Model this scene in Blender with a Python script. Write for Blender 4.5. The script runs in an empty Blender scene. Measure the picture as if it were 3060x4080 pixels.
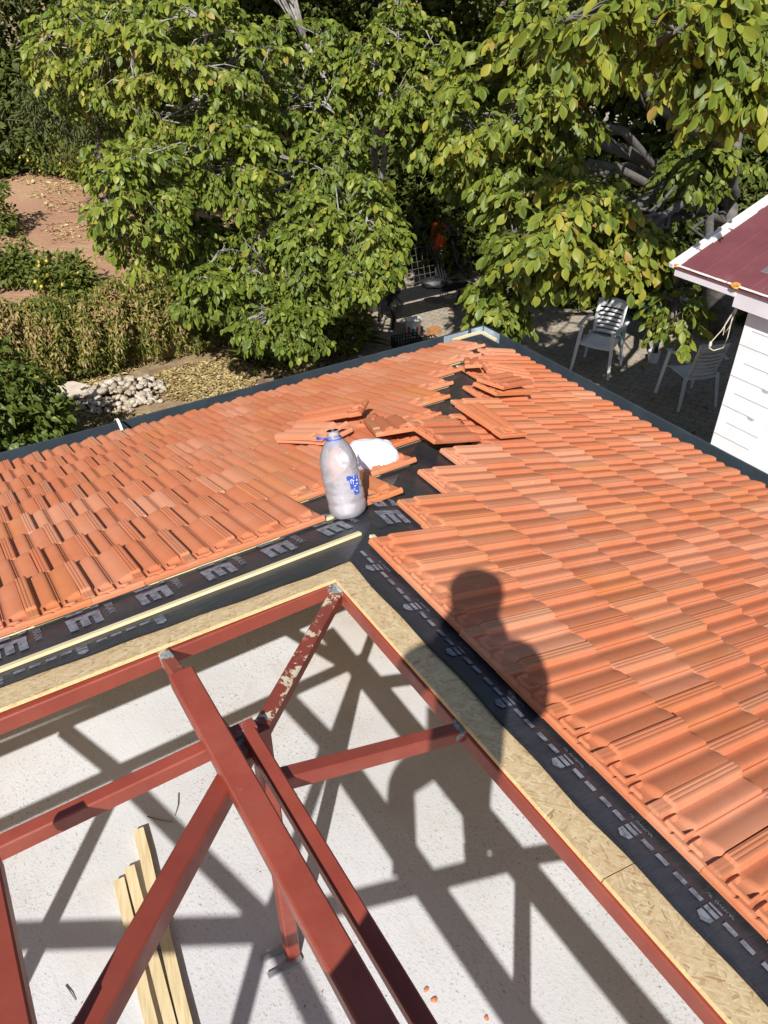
import bpy, bmesh, math, random
import numpy as np
from mathutils import Vector, Matrix, noise

# ---------------------------------------------------------------- camera, sky, sun, exposure
S = 0.00087                    # metres per survey unit
ZC = 5500 * S                  # lens height above the patio
F, CX, CY = 3070.0, 1530.0, 2040.0
PITCH = math.radians(35.81)
CP, SP = math.cos(PITCH), math.sin(PITCH)
scene = bpy.context.scene
scene.render.engine = 'CYCLES'
scene.render.resolution_x, scene.render.resolution_y = 768, 1024
C = scene.collection
cam_d = bpy.data.cameras.new('camera')
cam_d.sensor_width = 36.0
cam_d.sensor_fit = 'VERTICAL'
cam_d.sensor_height = 36.0
cam_d.lens = F / 4080 * 36.0
cam_d.clip_start = 0.004
cam_d.clip_end = 2000
cam = bpy.data.objects.new('camera', cam_d)
cam.location = (0, 0, ZC)
cam.rotation_euler = (math.radians(90) - PITCH, 0, 0)
C.objects.link(cam)
scene.camera = cam

SUN_AZ, SUN_EL = math.radians(8.6), math.radians(41.2)      # direction the light travels to / height of the sun
world = bpy.data.worlds.new('World')
scene.world = world
world.use_nodes = True
wn = world.node_tree
for n in list(wn.nodes): wn.nodes.remove(n)
sky = wn.nodes.new('ShaderNodeTexSky'); sky.sky_type = 'NISHITA'; sky.sun_disc = False
sky.sun_elevation = SUN_EL; sky.sun_rotation = math.pi + SUN_AZ
sky.air_density = 1.0; sky.dust_density = 1.0
bg = wn.nodes.new('ShaderNodeBackground'); bg.inputs['Strength'].default_value = 0.072
wo = wn.nodes.new('ShaderNodeOutputWorld')
wn.links.new(sky.outputs[0], bg.inputs[0]); wn.links.new(bg.outputs[0], wo.inputs[0])
sun_d = bpy.data.lights.new('sun', 'SUN'); sun_d.energy = 5.0; sun_d.angle = math.radians(0.53); sun_d.color = (1.0, 0.965, 0.915)
sun = bpy.data.objects.new('sun', sun_d); C.objects.link(sun)
sd = Vector((math.sin(SUN_AZ) * math.cos(SUN_EL), math.cos(SUN_AZ) * math.cos(SUN_EL), -math.sin(SUN_EL)))
sun.rotation_euler = sd.to_track_quat('-Z', 'Y').to_euler()
sun.location = (-3, -12, 16)
scene.view_settings.view_transform = 'Standard'
scene.view_settings.look = 'None'
scene.view_settings.exposure = 0.36
scene.view_settings.gamma = 1.0
scene.cycles.use_denoising = True
scene.cycles.max_bounces = 8
scene.cycles.transparent_max_bounces = 12
scene.cycles.caustics_reflective = False
scene.cycles.caustics_refractive = False

# ---------------------------------------------------------------- survey helpers (units -> metres)
R = random.Random(11)
rng = np.random.default_rng(11)
P1 = np.array([-180.0, 2334.6, -2011.2])                     # top inner corner of the boarding
AZ = math.radians(57.6)
A = np.array([math.sin(AZ), math.cos(AZ), 0.0])              # along the far-left eave, away to the right
B = np.array([-math.cos(AZ), math.sin(AZ), 0.0])             # along the right eave, away to the far corner
ZV = np.array([0, 0, 1.0])
SL = 0.3316
nL = np.array([B[0] * SL, B[1] * SL, 1.0]); nL /= np.linalg.norm(nL)
nR = np.array([A[0] * SL, A[1] * SL, 1.0]); nR /= np.linalg.norm(nR)
GR = -5500.0                                                 # patio level
SLAB = -3300.0

def W(p): return Vector((p[0] * S, p[1] * S, p[2] * S + ZC))
def plan(a, b): return P1 + a * A + b * B
def AB(a, b, z):
    p = plan(a, b).copy(); p[2] = z; return p
def PL(a, b, h=0.0): return P1 + a * A + b * B + np.array([0, 0, -SL * b]) + nL * h
def PR(a, b, h=0.0): return P1 + a * A + b * B + np.array([0, 0, -SL * a]) + nR * h
def ray(x, y):
    dx, dy = x - CX, CY - y
    return np.array([dx, F * CP + dy * SP, -F * SP + dy * CP])
def at(x, y, d): return ray(x, y) * (d / F)                  # survey sight line at a given depth
def onZ(x, y, z):
    r = ray(x, y); return r * (z / r[2])
def onP(x, y, n, h):
    r = ray(x, y); return r * ((np.dot(n, P1) + h) / np.dot(n, r))
def pix(p):
    d = p[1] * CP - p[2] * SP; u = p[1] * SP + p[2] * CP
    return CX + F * p[0] / d, CY - F * u / d, d

# ---------------------------------------------------------------- mesh helpers
class MB:
    def __init__(s): s.v = []; s.f = []; s.m = []
    def add(s, vs, fs, m=0):
        o = len(s.v); s.v += [tuple(v) for v in vs]
        s.f += [tuple(i + o for i in f) for f in fs]; s.m += [m] * len(fs)
    def quad(s, a, b, c, d, m=0): s.add([a, b, c, d], [(0, 1, 2, 3)], m)
    def prism(s, poly, vec, m=0):
        n = len(poly); vec = Vector(vec)
        vs = [Vector(p) for p in poly] + [Vector(p) + vec for p in poly]
        fs = [tuple(range(n))[::-1], tuple(range(n, 2 * n))]
        fs += [(i, (i + 1) % n, n + (i + 1) % n, n + i) for i in range(n)]
        s.add(vs, fs, m)
    def box(s, c, ax, ay, az, m=0):
        c, ax, ay, az = Vector(c), Vector(ax), Vector(ay), Vector(az)
        s.prism([c - ax - ay - az, c + ax - ay - az, c + ax + ay - az, c - ax + ay - az], 2 * az, m)
    def bar(s, p0, p1, w, h, up=(0, 0, 1), ch=0.0, m=0):
        """rectangular section from p0 to p1 (metres); w across, h in the up direction"""
        p0, p1, up = Vector(p0), Vector(p1), Vector(up)
        d = (p1 - p0).normalized(); x = d.cross(up).normalized(); u = x.cross(d).normalized()
        a, b = w / 2, h / 2
        if ch > 0:
            pr = [(-a + ch, -b), (a - ch, -b), (a, -b + ch), (a, b - ch), (a - ch, b), (-a + ch, b), (-a, b - ch), (-a, -b + ch)]
        else: pr = [(-a, -b), (a, -b), (a, b), (-a, b)]
        s.prism([p0 + x * i + u * j for i, j in pr], p1 - p0, m)
    def sweep(s, pts, rad, n=7, m=0, cap=True):
        pts = [Vector(p) for p in pts]; rings = []
        ref = Vector((0.31, 0.17, 0.93))
        for i, p in enumerate(pts):
            d = (pts[min(i + 1, len(pts) - 1)] - pts[max(i - 1, 0)]).normalized()
            x = d.cross(ref)
            if x.length < .05: x = d.cross(Vector((1, 0, 0)))
            x.normalize(); y = d.cross(x)
            r = rad[i] if hasattr(rad, '__len__') else rad
            rings.append([p + (x * math.cos(2 * math.pi * k / n) + y * math.sin(2 * math.pi * k / n)) * r for k in range(n)])
        vs = [v for r_ in rings for v in r_]
        fs = [(i * n + k, i * n + (k + 1) % n, (i + 1) * n + (k + 1) % n, (i + 1) * n + k) for i in range(len(pts) - 1) for k in range(n)]
        if cap: fs += [tuple(range(n))[::-1], tuple(range((len(pts) - 1) * n, len(pts) * n))]
        s.add(vs, fs, m)
    def lathe(s, prof, n=24, m=0, c=(0, 0, 0), wob=None):
        c = Vector(c); vs = []
        for i, (r, z) in enumerate(prof):
            for k in range(n):
                t = 2 * math.pi * k / n
                rr = r * (wob(t, z) if wob else 1.0)
                vs.append(c + Vector((rr * math.cos(t), rr * math.sin(t), z)))
        fs = [(i * n + k, i * n + (k + 1) % n, (i + 1) * n + (k + 1) % n, (i + 1) * n + k) for i in range(len(prof) - 1) for k in range(n)]
        s.add(vs, fs, m)
    def ball(s, c, r, m=0, n=8, k=6, sq=(1, 1, 1), jit=0.0, rot=None):
        c = Vector(c); vs = []; rot = rot or Matrix.Identity(3)
        for i in range(k + 1):
            ph = math.pi * i / k
            for j in range(n):
                t = 2 * math.pi * j / n
                q = Vector((math.sin(ph) * math.cos(t) * sq[0], math.sin(ph) * math.sin(t) * sq[1], math.cos(ph) * sq[2])) * r
                if jit and 0 < i < k: q *= 1 + R.uniform(-jit, jit)
                vs.append(c + rot @ q)
        fs = [(i * n + j, (i + 1) * n + j, (i + 1) * n + (j + 1) % n, i * n + (j + 1) % n) for i in range(k) for j in range(n)]
        s.add(vs, fs, m)
    def build(s, name, mats, parent=None, smooth=False, sharp=None, local=False, fix=True):
        me = bpy.data.meshes.new(name)
        off = Vector((0, 0, 0)) if (parent is None or local) else parent.matrix_basis.translation
        if parent is not None and not local and parent.parent is not None: off = off + parent.parent.matrix_basis.translation
        me.from_pydata([tuple(Vector(v) - off) for v in s.v], [], s.f)
        mats = mats if isinstance(mats, (list, tuple)) else [mats]
        for m in mats: me.materials.append(m)
        if len(mats) > 1: me.polygons.foreach_set('material_index', s.m)
        if fix:
            bm = bmesh.new(); bm.from_mesh(me); bmesh.ops.recalc_face_normals(bm, faces=bm.faces); bm.to_mesh(me); bm.free()
        if smooth or sharp:
            me.polygons.foreach_set('use_smooth', [True] * len(me.polygons))
            if sharp: me.set_sharp_from_angle(angle=math.radians(sharp))
        me.update()
        o = bpy.data.objects.new(name, me); C.objects.link(o)
        if parent is not None: o.parent = parent
        return o

def tag(o, label=None, cat=None, group=None, kind=None):
    if label: o['label'] = label
    if cat: o['category'] = cat
    if group: o['group'] = group
    o['kind'] = kind or 'thing'
    return o
def thing(name, label, cat, loc=(0, 0, 0), group=None, rotz=0.0):
    o = bpy.data.objects.new(name, None); C.objects.link(o)
    o.location = Vector(loc); o.rotation_euler = (0, 0, rotz); o.empty_display_size = .1
    return tag(o, label, cat, group)
def copy_tree(o, parent=None):
    c = o.copy(); C.objects.link(c); c.parent = parent
    for ch in list(o.children): copy_tree(ch, c)
    return c

# ---------------------------------------------------------------- materials
def new_mat(name):
    m = bpy.data.materials.new(name); m.use_nodes = True
    nt = m.node_tree; b = nt.nodes['Principled BSDF']
    return m, nt, b
class NT:
    def __init__(s, nt): s.nt = nt
    def n(s, t, **k):
        o = s.nt.nodes.new(t)
        for a, v in k.items():
            if a.startswith('i_'):
                key = a[2:]; key = int(key) if key.isdigit() else key
                o.inputs[key].default_value = v
            else: setattr(o, a, v)
        return o
    def l(s, a, b): s.nt.links.new(a, b)
    def obj(s): return s.n('ShaderNodeTexCoord').outputs['Object']
    def mapping(s, vec, scale=(1, 1, 1), rot=(0, 0, 0), loc=(0, 0, 0)):
        if any(rot):
            q = s.n('ShaderNodeMapping'); q.inputs['Rotation'].default_value = rot; s.l(vec, q.inputs['Vector']); vec = q.outputs[0]; rot = (0, 0, 0)
        m = s.n('ShaderNodeMapping'); m.inputs['Scale'].default_value = scale; m.inputs['Rotation'].default_value = rot; m.inputs['Location'].default_value = loc
        s.l(vec, m.inputs['Vector']); return m.outputs[0]
    def noise(s, vec, scale, detail=4, rough=.55, dist=0.0):
        o = s.n('ShaderNodeTexNoise'); o.inputs['Scale'].default_value = scale; o.inputs['Detail'].default_value = detail
        o.inputs['Roughness'].default_value = rough; o.inputs['Distortion'].default_value = dist
        if vec is not None: s.l(vec, o.inputs['Vector'])
        return o.outputs['Fac']
    def ramp(s, fac, stops, interp='LINEAR'):
        o = s.n('ShaderNodeValToRGB'); o.color_ramp.interpolation = interp; e = o.color_ramp.elements
        while len(e) < len(stops): e.new(0.5)
        for i, (p, c) in enumerate(stops):
            e[i].position = p; e[i].color = (c, c, c, 1) if not hasattr(c, '__len__') else (*c, 1)
        s.l(fac, o.inputs[0]); return o.outputs[0]
    def mix(s, fac, a, b, mode='MIX'):
        o = s.n('ShaderNodeMix', data_type='RGBA', blend_type=mode)
        for sock, v in ((o.inputs[0], fac), (o.inputs[6], a), (o.inputs[7], b)):
            if hasattr(v, 'links') or hasattr(v, 'is_linked'): s.l(v, sock)
            elif hasattr(v, '__len__'): sock.default_value = (*v, 1) if len(v) == 3 else v
            else: sock.default_value = v
        return o.outputs[2]
    def math(s, op, a, b=None, clamp=False):
        o = s.n('ShaderNodeMath', operation=op, use_clamp=clamp)
        for i, v in enumerate((a, b)):
            if v is None: continue
            if hasattr(v, 'is_linked'): s.l(v, o.inputs[i])
            else: o.inputs[i].default_value = v
        return o.outputs[0]
    def bump(s, h, strength, dist, normal=None):
        o = s.n('ShaderNodeBump'); o.inputs['Strength'].default_value = strength; o.inputs['Distance'].default_value = dist
        s.l(h, o.inputs['Height'])
        if normal is not None: s.l(normal, o.inputs['Normal'])
        return o.outputs[0]
def simple(name, col, rough=.6, var=.12, scale=8, bump=0.0, bscale=60, metal=0.0, spec=.5):
    m, nt, b = new_mat(name); N = NT(nt); v = N.obj()
    f = N.noise(v, scale, 5)
    lo = tuple(c * (1 - var) for c in col); hi = tuple(min(1, c * (1 + var)) for c in col)
    N.l(N.ramp(f, [(.3, lo), (.7, hi)]), b.inputs['Base Color'])
    b.inputs['Roughness'].default_value = rough; b.inputs['Metallic'].default_value = metal
    b.inputs['Specular IOR Level'].default_value = spec
    if bump: N.l(N.bump(N.noise(v, bscale, 4), bump, .01), b.inputs['Normal'])
    return m
M = {}
# clay tile: each tile carries its own tone in the 'tone' attribute
m, nt, b = new_mat('clay'); N = NT(nt); v = N.n('ShaderNodeNewGeometry').outputs['Position']
tone = N.n('ShaderNodeAttribute', attribute_name='tone').outputs['Fac']
oi = N.n('ShaderNodeObjectInfo').outputs['Random']
tn = N.math('FRACT', N.math('ADD', tone, N.math('MULTIPLY', oi, .999)))
base = N.ramp(tn, [(0, (.52, .155, .066)), (.3, (.57, .185, .082)), (.55, (.54, .168, .071)), (.70, (.60, .225, .115)), (.80, (.63, .265, .15)), (.88, (.56, .185, .066)), (1, (.52, .155, .066))])
dust = N.ramp(N.noise(v, 9, 6, .65), [(.42, 0.0), (.78, 1.0)])
base = N.mix(N.math('MULTIPLY', dust, .30), base, (.54, .25, .145))
rib = N.n('ShaderNodeAttribute', attribute_name='rib').outputs['Fac']
base = N.mix(N.math('MULTIPLY', rib, N.math('MULTIPLY', N.math('POWER', tone, 2.0), .6)), base, (.46, .25, .14))
sme = N.ramp(N.noise(N.mapping(v, loc=(4, 2, 1)), 1.6, 7, .7), [(.50, 0.0), (.70, 1.0)]); base = N.mix(N.math('MULTIPLY', sme, .30), base, (.62, .33, .215))
smd = N.ramp(N.noise(N.mapping(v, loc=(1, 8, 3)), 4.5, 7, .75), [(.56, 0.0), (.68, 1.0)]); base = N.mix(N.math('MULTIPLY', smd, .22), base, (.34, .11, .055))
sp = N.ramp(N.noise(v, 160, 2), [(.66, 0.0), (.74, 1.0)])
base = N.mix(N.math('MULTIPLY', sp, .35), base, (.24, .07, .035))
ch = N.ramp(N.noise(N.mapping(v, scale=(30, 30, 30)), 1.0, 3, .6), [(.74, 0.0), (.77, 1.0)]); base = N.mix(N.math('MULTIPLY', ch, .6), base, (.70, .50, .38))
N.l(base, b.inputs['Base Color']); b.inputs['Roughness'].default_value = .72; b.inputs['Specular IOR Level'].default_value = .35
N.l(N.bump(N.noise(v, 220, 3), .18, .004), b.inputs['Normal']); M['clay'] = m
# concrete slab
m, nt, b = new_mat('concrete'); N = NT(nt); v = N.obj()
big = N.noise(v, 1.3, 6, .6)
c1 = N.ramp(big, [(.3, (.47, .473, .48)), (.5, (.54, .546, .56)), (.72, (.60, .608, .625))])
stain = N.ramp(N.noise(N.mapping(v, loc=(3.1, 1.7, 0)), .8, 5, .6), [(.52, 0.0), (.66, 1.0)])
c2 = N.mix(N.math('MULTIPLY', stain, .6), c1, (.50, .42, .33))
pit = N.noise(N.mapping(v, scale=(1, 1.5, 1), rot=(0, 0, .6)), 70, 5, .75, .6)
pitm = N.ramp(pit, [(.555, 0.0), (.64, 1.0)])
fld = N.ramp(N.noise(N.mapping(v, loc=(.4, 1.1, 0)), 1.5, 6, .65), [(.40, .06), (.60, .95)])
c3 = N.mix(N.math('MULTIPLY', pitm, fld), c2, (.20, .15, .11))
tr_ = N.ramp(N.noise(N.mapping(v, scale=(2, 26, 1), rot=(0, 0, .9)), 1.0, 5, .7, 1.0), [(.56, 0.0), (.66, 1.0)]); c3 = N.mix(N.math('MULTIPLY', tr_, .22), c3, (.42, .39, .36))
crk = N.n('ShaderNodeTexVoronoi', feature='DISTANCE_TO_EDGE'); crk.inputs['Scale'].default_value = 1.1; wv_ = N.n('ShaderNodeVectorMath', operation='ADD'); N.l(v, wv_.inputs[0]); nq = N.n('ShaderNodeTexNoise'); nq.inputs['Scale'].default_value = 4.0; nq.inputs['Detail'].default_value = 5; N.l(v, nq.inputs['Vector']); N.l(nq.outputs['Color'], wv_.inputs[1]); N.l(wv_.outputs[0], crk.inputs['Vector'])
ck = N.ramp(crk.outputs['Distance'], [(.0, 1.0), (.006, 0.0)]); c3 = N.mix(N.math('MULTIPLY', ck, N.math('MULTIPLY', stain, .5)), c3, (.25, .21, .18))
sm = N.ramp(N.noise(N.mapping(v, loc=(2.2, 9.1, 0)), 2.4, 6, .7), [(.58, 0.0), (.70, 1.0)]); c3 = N.mix(N.math('MULTIPLY', sm, .28), c3, (.40, .31, .22))
N.l(c3, b.inputs['Base Color']); b.inputs['Roughness'].default_value = .9
bn = N.bump(N.noise(v, 80, 6, .75), .22, .008); bn = N.bump(pit, .35, .005, bn); N.l(bn, b.inputs['Normal']); M['concrete'] = m
# OSB board: layered rotated flakes
def osb(name, edge=False):
    m, nt, b = new_mat(name); N = NT(nt); v = N.obj()
    cols = None
    for i, (rz, sc, w) in enumerate(((.55, (20, 150, 80), 1.), (-.5, (17, 130, 80), .6), (1.5, (22, 145, 80), .55), (2.3, (15, 120, 80), .5), (.1, (28, 190, 80), .45))):
        mp = N.mapping(v, scale=sc, rot=(0, 0, rz), loc=(i * 3.7, i * 1.3, 0))
        wob = N.n('ShaderNodeTexVoronoi', voronoi_dimensions='3D'); wob.inputs['Scale'].default_value = 1.0; wob.inputs['Randomness'].default_value = 1.0
        N.l(mp, wob.inputs['Vector'])
        sep = N.n('ShaderNodeSeparateColor'); N.l(wob.outputs['Color'], sep.inputs[0])
        col = N.ramp(sep.outputs[0], [(0, (.36, .21, .09)), (.07, (.54, .36, .17)), (.3, (.66, .47, .25)), (.75, (.73, .55, .31)), (1, (.80, .65, .40))])
        if cols is None: cols = col; hh = sep.outputs[1]
        else:
            mk = N.ramp(sep.outputs[2], [(.5 + .06 * i, 0.0), (.52 + .06 * i, 1.0)])
            cols = N.mix(N.math('MULTIPLY', mk, .9), cols, col); hh = N.math('MAXIMUM', hh, N.math('MULTIPLY', mk, sep.outputs[1]))
    gr = N.ramp(N.noise(N.mapping(v, scale=(9, 9, 9)), 2.2, 5, .6), [(.46, 0.0), (.62, 1.0)])
    cols = N.mix(N.math('MULTIPLY', gr, .22), cols, (.52, .36, .19))
    fine = N.noise(N.mapping(v, scale=(40, 220, 100), rot=(0, 0, .5)), 1.0, 3)
    cols = N.mix(.13, cols, N.ramp(fine, [(.3, (.35, .22, .1)), (.7, (.78, .66, .45))]), 'MIX')
    if edge: cols = N.mix(N.ramp(N.noise(v, 130, 3), [(.4, .35), (.65, .95)]), cols, (.62, .43, .19))
    N.l(cols, b.inputs['Base Color']); b.inputs['Roughness'].default_value = .6
    N.l(N.bump(hh, .3, .004), b.inputs['Normal']); return m
M['osb'] = osb('osb_face'); M['osb_edge'] = osb('osb_sawn_edge', True)
# membrane
m, nt, b = new_mat('membrane'); N = NT(nt); v = N.obj()
f = N.noise(v, 5, 6, .6); spk = N.ramp(N.noise(v, 260, 2), [(.68, 0.0), (.76, 1.0)])
c1 = N.ramp(f, [(.3, (.020, .021, .026)), (.7, (.042, .044, .052))]); c1 = N.mix(N.math('MULTIPLY', spk, .5), c1, (.16, .13, .10)); dst = N.ramp(N.noise(v, 6, 7, .72), [(.52, 0.0), (.70, 1.0)]); c1 = N.mix(N.math('MULTIPLY', dst, .35), c1, (.085, .075, .062))
N.l(c1, b.inputs['Base Color']); b.inputs['Roughness'].default_value = .38
wr = N.noise(N.mapping(v, scale=(1, 1, 1), rot=(0, 0, .9)), 24, 5, .62, 1.2)
bw = N.bump(N.noise(N.mapping(v, scale=(1, 5, 1), rot=(0, 0, -.565)), 7, 4, .6, .8), .35, .012); N.l(N.bump(wr, .3, .006, bw), b.inputs['Normal']); M['membrane'] = m
m, nt, b = new_mat('grey_print'); N = NT(nt); v = N.obj()
wear = N.ramp(N.noise(v, 38, 6, .75), [(.40, 1.0), (.56, 0.0)])
c1 = N.mix(N.math('MULTIPLY', wear, .8), (.235, .24, .28), (.07, .072, .084)); N.l(c1, b.inputs['Base Color']); b.inputs['Roughness'].default_value = .5; M['print'] = m
# sawn softwood
def wood(name, c0, c1, rz, knots=.5):
    m, nt, b = new_mat(name); N = NT(nt); v = N.obj()
    g = N.noise(N.mapping(v, scale=(6, 90, 90), rot=(0, 0, rz)), 1.0, 5, .6, .8)
    col = N.ramp(g, [(.32, c0), (.68, c1)])
    kn = N.ramp(N.noise(N.mapping(v, scale=(9, 30, 30), rot=(0, 0, rz)), 1.0, 2), [(.70, 0.0), (.80, 1.0)])
    col = N.mix(N.math('MULTIPLY', kn, knots), col, (.34, .19, .08))
    N.l(col, b.inputs['Base Color']); b.inputs['Roughness'].default_value = .7; N.l(N.bump(g, .2, .003), b.inputs['Normal']); return m
M['batten'] = wood('fresh_pine', (.66, .52, .27), (.82, .71, .45), -(math.pi / 2 - AZ), .4)
M['batten_old'] = wood('weathered_pine', (.50, .39, .21), (.70, .58, .36), 1.25, .6)
# red oxide steel: chalk marks, grey weld spots near nodes, peeled cream on one member
FO = np.array(W(AB(-667, -667, SLAB)))
NODES = [(AB(-8, -8, -2040), 75), (AB(-715, -18, -2040), 60), (AB(-20, -835, -2040), 52), (AB(-690, -660, -1850), 95), (AB(-640, -560, -1870), 70)]
def steel(name, peel=False):
    m, nt, b = new_mat(name); N = NT(nt); v = N.obj()
    f = N.noise(v, 6, 6, .6)
    col = N.ramp(f, [(.3, (.215, .040, .024)), (.55, (.265, .052, .031)), (.75, (.31, .066, .040))])
    st = N.ramp(N.noise(N.mapping(v, scale=(1, 1, 1)), 55, 4, .7), [(.66, 0.0), (.8, 1.0)])
    col = N.mix(N.math('MULTIPLY', st, .4), col, (.50, .22, .17))
    ws = N.ramp(N.noise(N.mapping(v, loc=(3, 1, 2)), 2.6, 7, .7), [(.5, 0.0), (.72, 1.0)]); col = N.mix(N.math('MULTIPLY', ws, .18), col, (.40, .16, .11))
    dk = N.ramp(N.noise(N.mapping(v, loc=(8, 4, 2)), 17, 6, .75), [(.63, 0.0), (.70, 1.0)]); col = N.mix(N.math('MULTIPLY', dk, .45), col, (.13, .035, .03))
    tot = None
    nz = N.math('MULTIPLY', N.noise(v, 45, 5, .7), .09)
    for p, r in NODES:
        d = N.n('ShaderNodeVectorMath', operation='DISTANCE'); N.l(v, d.inputs[0]); d.inputs[1].default_value = tuple(np.array(W(p)) - FO)
        q = N.math('ADD', d.outputs['Value'], N.math('SUBTRACT', nz, .045))
        k = N.math('LESS_THAN', q, r * S * .62)
        tot = k if tot is None else N.math('MAXIMUM', tot, k)
    col = N.mix(tot, col, N.ramp(N.noise(v, 70, 3), [(.4, (.20, .23, .25)), (.65, (.38, .40, .40))]))
    if peel:
        pn = N.noise(N.mapping(v, scale=(1, 1, 1)), 21, 7, .72)
        geo = N.n('ShaderNodeNewGeometry'); sx = N.n('ShaderNodeSeparateXYZ'); N.l(geo.outputs['Normal'], sx.inputs[0])
        top = N.math('GREATER_THAN', sx.outputs[2], .5)
        col = N.mix(N.math('MULTIPLY', top, N.math('GREATER_THAN', pn, .555)), col, (.66, .58, .40))
    N.l(col, b.inputs['Base Color']); N.l(N.ramp(N.noise(v, 9, 5), [(.3, .34), (.7, .55)]), b.inputs['Roughness']); b.inputs['Specular IOR Level'].default_value = .5
    N.l(N.bump(N.noise(v, 120, 3), .1, .003), b.inputs['Normal']); return m
M['steel'] = steel('red_oxide_steel'); M['steel_peel'] = steel('red_oxide_peeling', True)
M['gutter'] = simple('grey_blue_gutter', (.085, .11, .135), .38, .18, 5, .05, 30, .55)
M['zinc'] = simple('bright_zinc', (.52, .62, .70), .35, .25, 9, .05, 40, .35)
M['plaster'] = simple('white_block_paint', (.80, .80, .82), .75, .05, 4, .25, 38)
m, nt, b = new_mat('white_block_paint'); N = NT(nt); v = N.obj()
c1 = N.ramp(N.noise(v, 3, 6, .65), [(.35, (.78, .78, .79)), (.6, (.86, .86, .88))])
st = N.ramp(N.noise(N.mapping(v, scale=(7, 7, .9)), 1.0, 6, .7), [(.58, 0.0), (.72, 1.0)]); c1 = N.mix(N.math('MULTIPLY', st, .3), c1, (.52, .47, .42))
N.l(c1, b.inputs['Base Color']); b.inputs['Roughness'].default_value = .75; N.l(N.bump(N.noise(v, 26, 6, .7), .18, .01), b.inputs['Normal']); M['plaster'] = m
M['plaster_dark'] = simple('block_joint', (.45, .43, .42), .9, .1)
M['fascia'] = simple('white_fascia', (.66, .62, .66), .55, .07, 5)
M['trim'] = simple('white_trim', (.80, .79, .76), .5, .06, 20)
M['rust'] = simple('rusty_orange_foam', (.55, .25, .05), .9, .3, 40)
M['white_plastic'] = simple('white_plastic', (.82, .83, .84), .42, .05, 6)
M['bag'] = simple('white_bag', (.88, .88, .90), .5, .03, 10, .25, 30)
M['blue_plastic'] = simple('blue_plastic', (.04, .10, .50), .35, .1)
M['black_plastic'] = simple('black_plastic', (.025, .025, .028), .5, .2, 20)
M['black_metal'] = simple('black_metal', (.018, .018, .02), .4, .2, 20)
M['grey_metal'] = simple('grey_tube', (.33, .35, .37), .4, .1, 20, 0, 60, .5)
M['teal'] = simple('teal_print', (.02, .22, .22), .5, .1)
M['redprint'] = simple('red_print', (.55, .06, .08), .5, .1)
M['brick'] = simple('clay_brick', (.42, .19, .07), .9, .3, 30, .3, 60)
M['orange_cloth'] = simple('orange_cloth', (.80, .12, .015), .85, .1, 14, .15, 30)
M['lilac_cloth'] = simple('lilac_cloth', (.28, .22, .48), .9, .1, 14, .15, 30)
M['beige_cloth'] = simple('beige_cloth', (.52, .43, .38), .9, .1, 14, .15, 30)
M['yellow_print'] = simple('yellow_print', (.90, .45, .10), .8, .1)
M['green_plastic'] = simple('green_plastic', (.012, .035, .028), .5, .1)
M['cord'] = simple('cream_cord', (.55, .48, .38), .6, .1)
M['hose'] = simple('black_hose', (.03, .03, .03), .55, .2)
M['skin'] = simple('skin', (.46, .26, .18), .55, .08)
M['hair'] = simple('dark_hair', (.02, .014, .010), .6, .2, 60)
M['shirt'] = simple('navy_cloth', (.05, .07, .14), .9, .1, 20)
M['trouser'] = simple('grey_cloth', (.10, .10, .11), .9, .1, 20)
M['bark'] = None
m, nt, b = new_mat('pale_bark'); N = NT(nt); v = N.obj()
f = N.noise(N.mapping(v, scale=(1, 1, .35)), 14, 6, .7)
N.l(N.ramp(f, [(.35, (.13, .12, .105)), (.5, (.28, .26, .235)), (.65, (.46, .435, .40))]), b.inputs['Base Color']); b.inputs['Roughness'].default_value = .9
N.l(N.bump(f, .6, .02), b.inputs['Normal']); M['bark'] = m
M['bark_dark'] = simple('dark_bark', (.13, .115, .10), .95, .4, 12, .6, 18)
M['stone'] = simple('dry_stone', (.40, .31, .21), .95, .35, 5, .5, 14)
M['slab_stone'] = simple('flat_stone', (.55, .47, .38), .9, .2, 6, .4, 18)
# outbuilding roof: faded maroon sheet
m, nt, b = new_mat('maroon_sheet'); N = NT(nt); v = N.obj()
f = N.noise(v, 2.2, 6, .65)
c1 = N.ramp(f, [(.3, (.135, .040, .046)), (.55, (.17, .052, .060)), (.75, (.235, .095, .098))])
sc = N.ramp(N.noise(N.mapping(v, scale=(4, 60, 4), rot=(0, 0, -.56)), 1., 4), [(.66, 0.0), (.72, 1.0)])
c1 = N.mix(N.math('MULTIPLY', sc, .3), c1, (.52, .36, .36))
N.l(c1, b.inputs['Base Color']); b.inputs['Roughness'].default_value = .62; M['maroon'] = m
# foliage
def foliage(name, stops, trans=.28, rough=.5):
    m, nt, b = new_mat(name); N = NT(nt)
    at_ = N.n('ShaderNodeAttribute', attribute_name='tone').outputs['Fac']
    col = N.ramp(at_, stops)
    v = N.obj(); col = N.mix(.14, col, N.ramp(N.noise(v, 70, 3), [(.35, (.02, .045, .01)), (.7, (.20, .22, .05))]))
    mid = N.n('ShaderNodeAttribute', attribute_name='edge').outputs['Fac']
    col = N.mix(N.math('MULTIPLY', mid, .35), col, (.30, .28, .06))
    b.inputs['Roughness'].default_value = rough; b.inputs['Specular IOR Level'].default_value = .22
    N.l(col, b.inputs['Base Color'])
    tr = N.n('ShaderNodeBsdfTranslucent'); N.l(N.mix(.5, col, (.22, .30, .02)), tr.inputs[0])
    mx = N.n('ShaderNodeMixShader'); mx.inputs[0].default_value = trans
    N.l(b.outputs[0], mx.inputs[1]); N.l(tr.outputs[0], mx.inputs[2]); N.l(mx.outputs[0], nt.nodes['Material Output'].inputs[0]); return m
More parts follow.
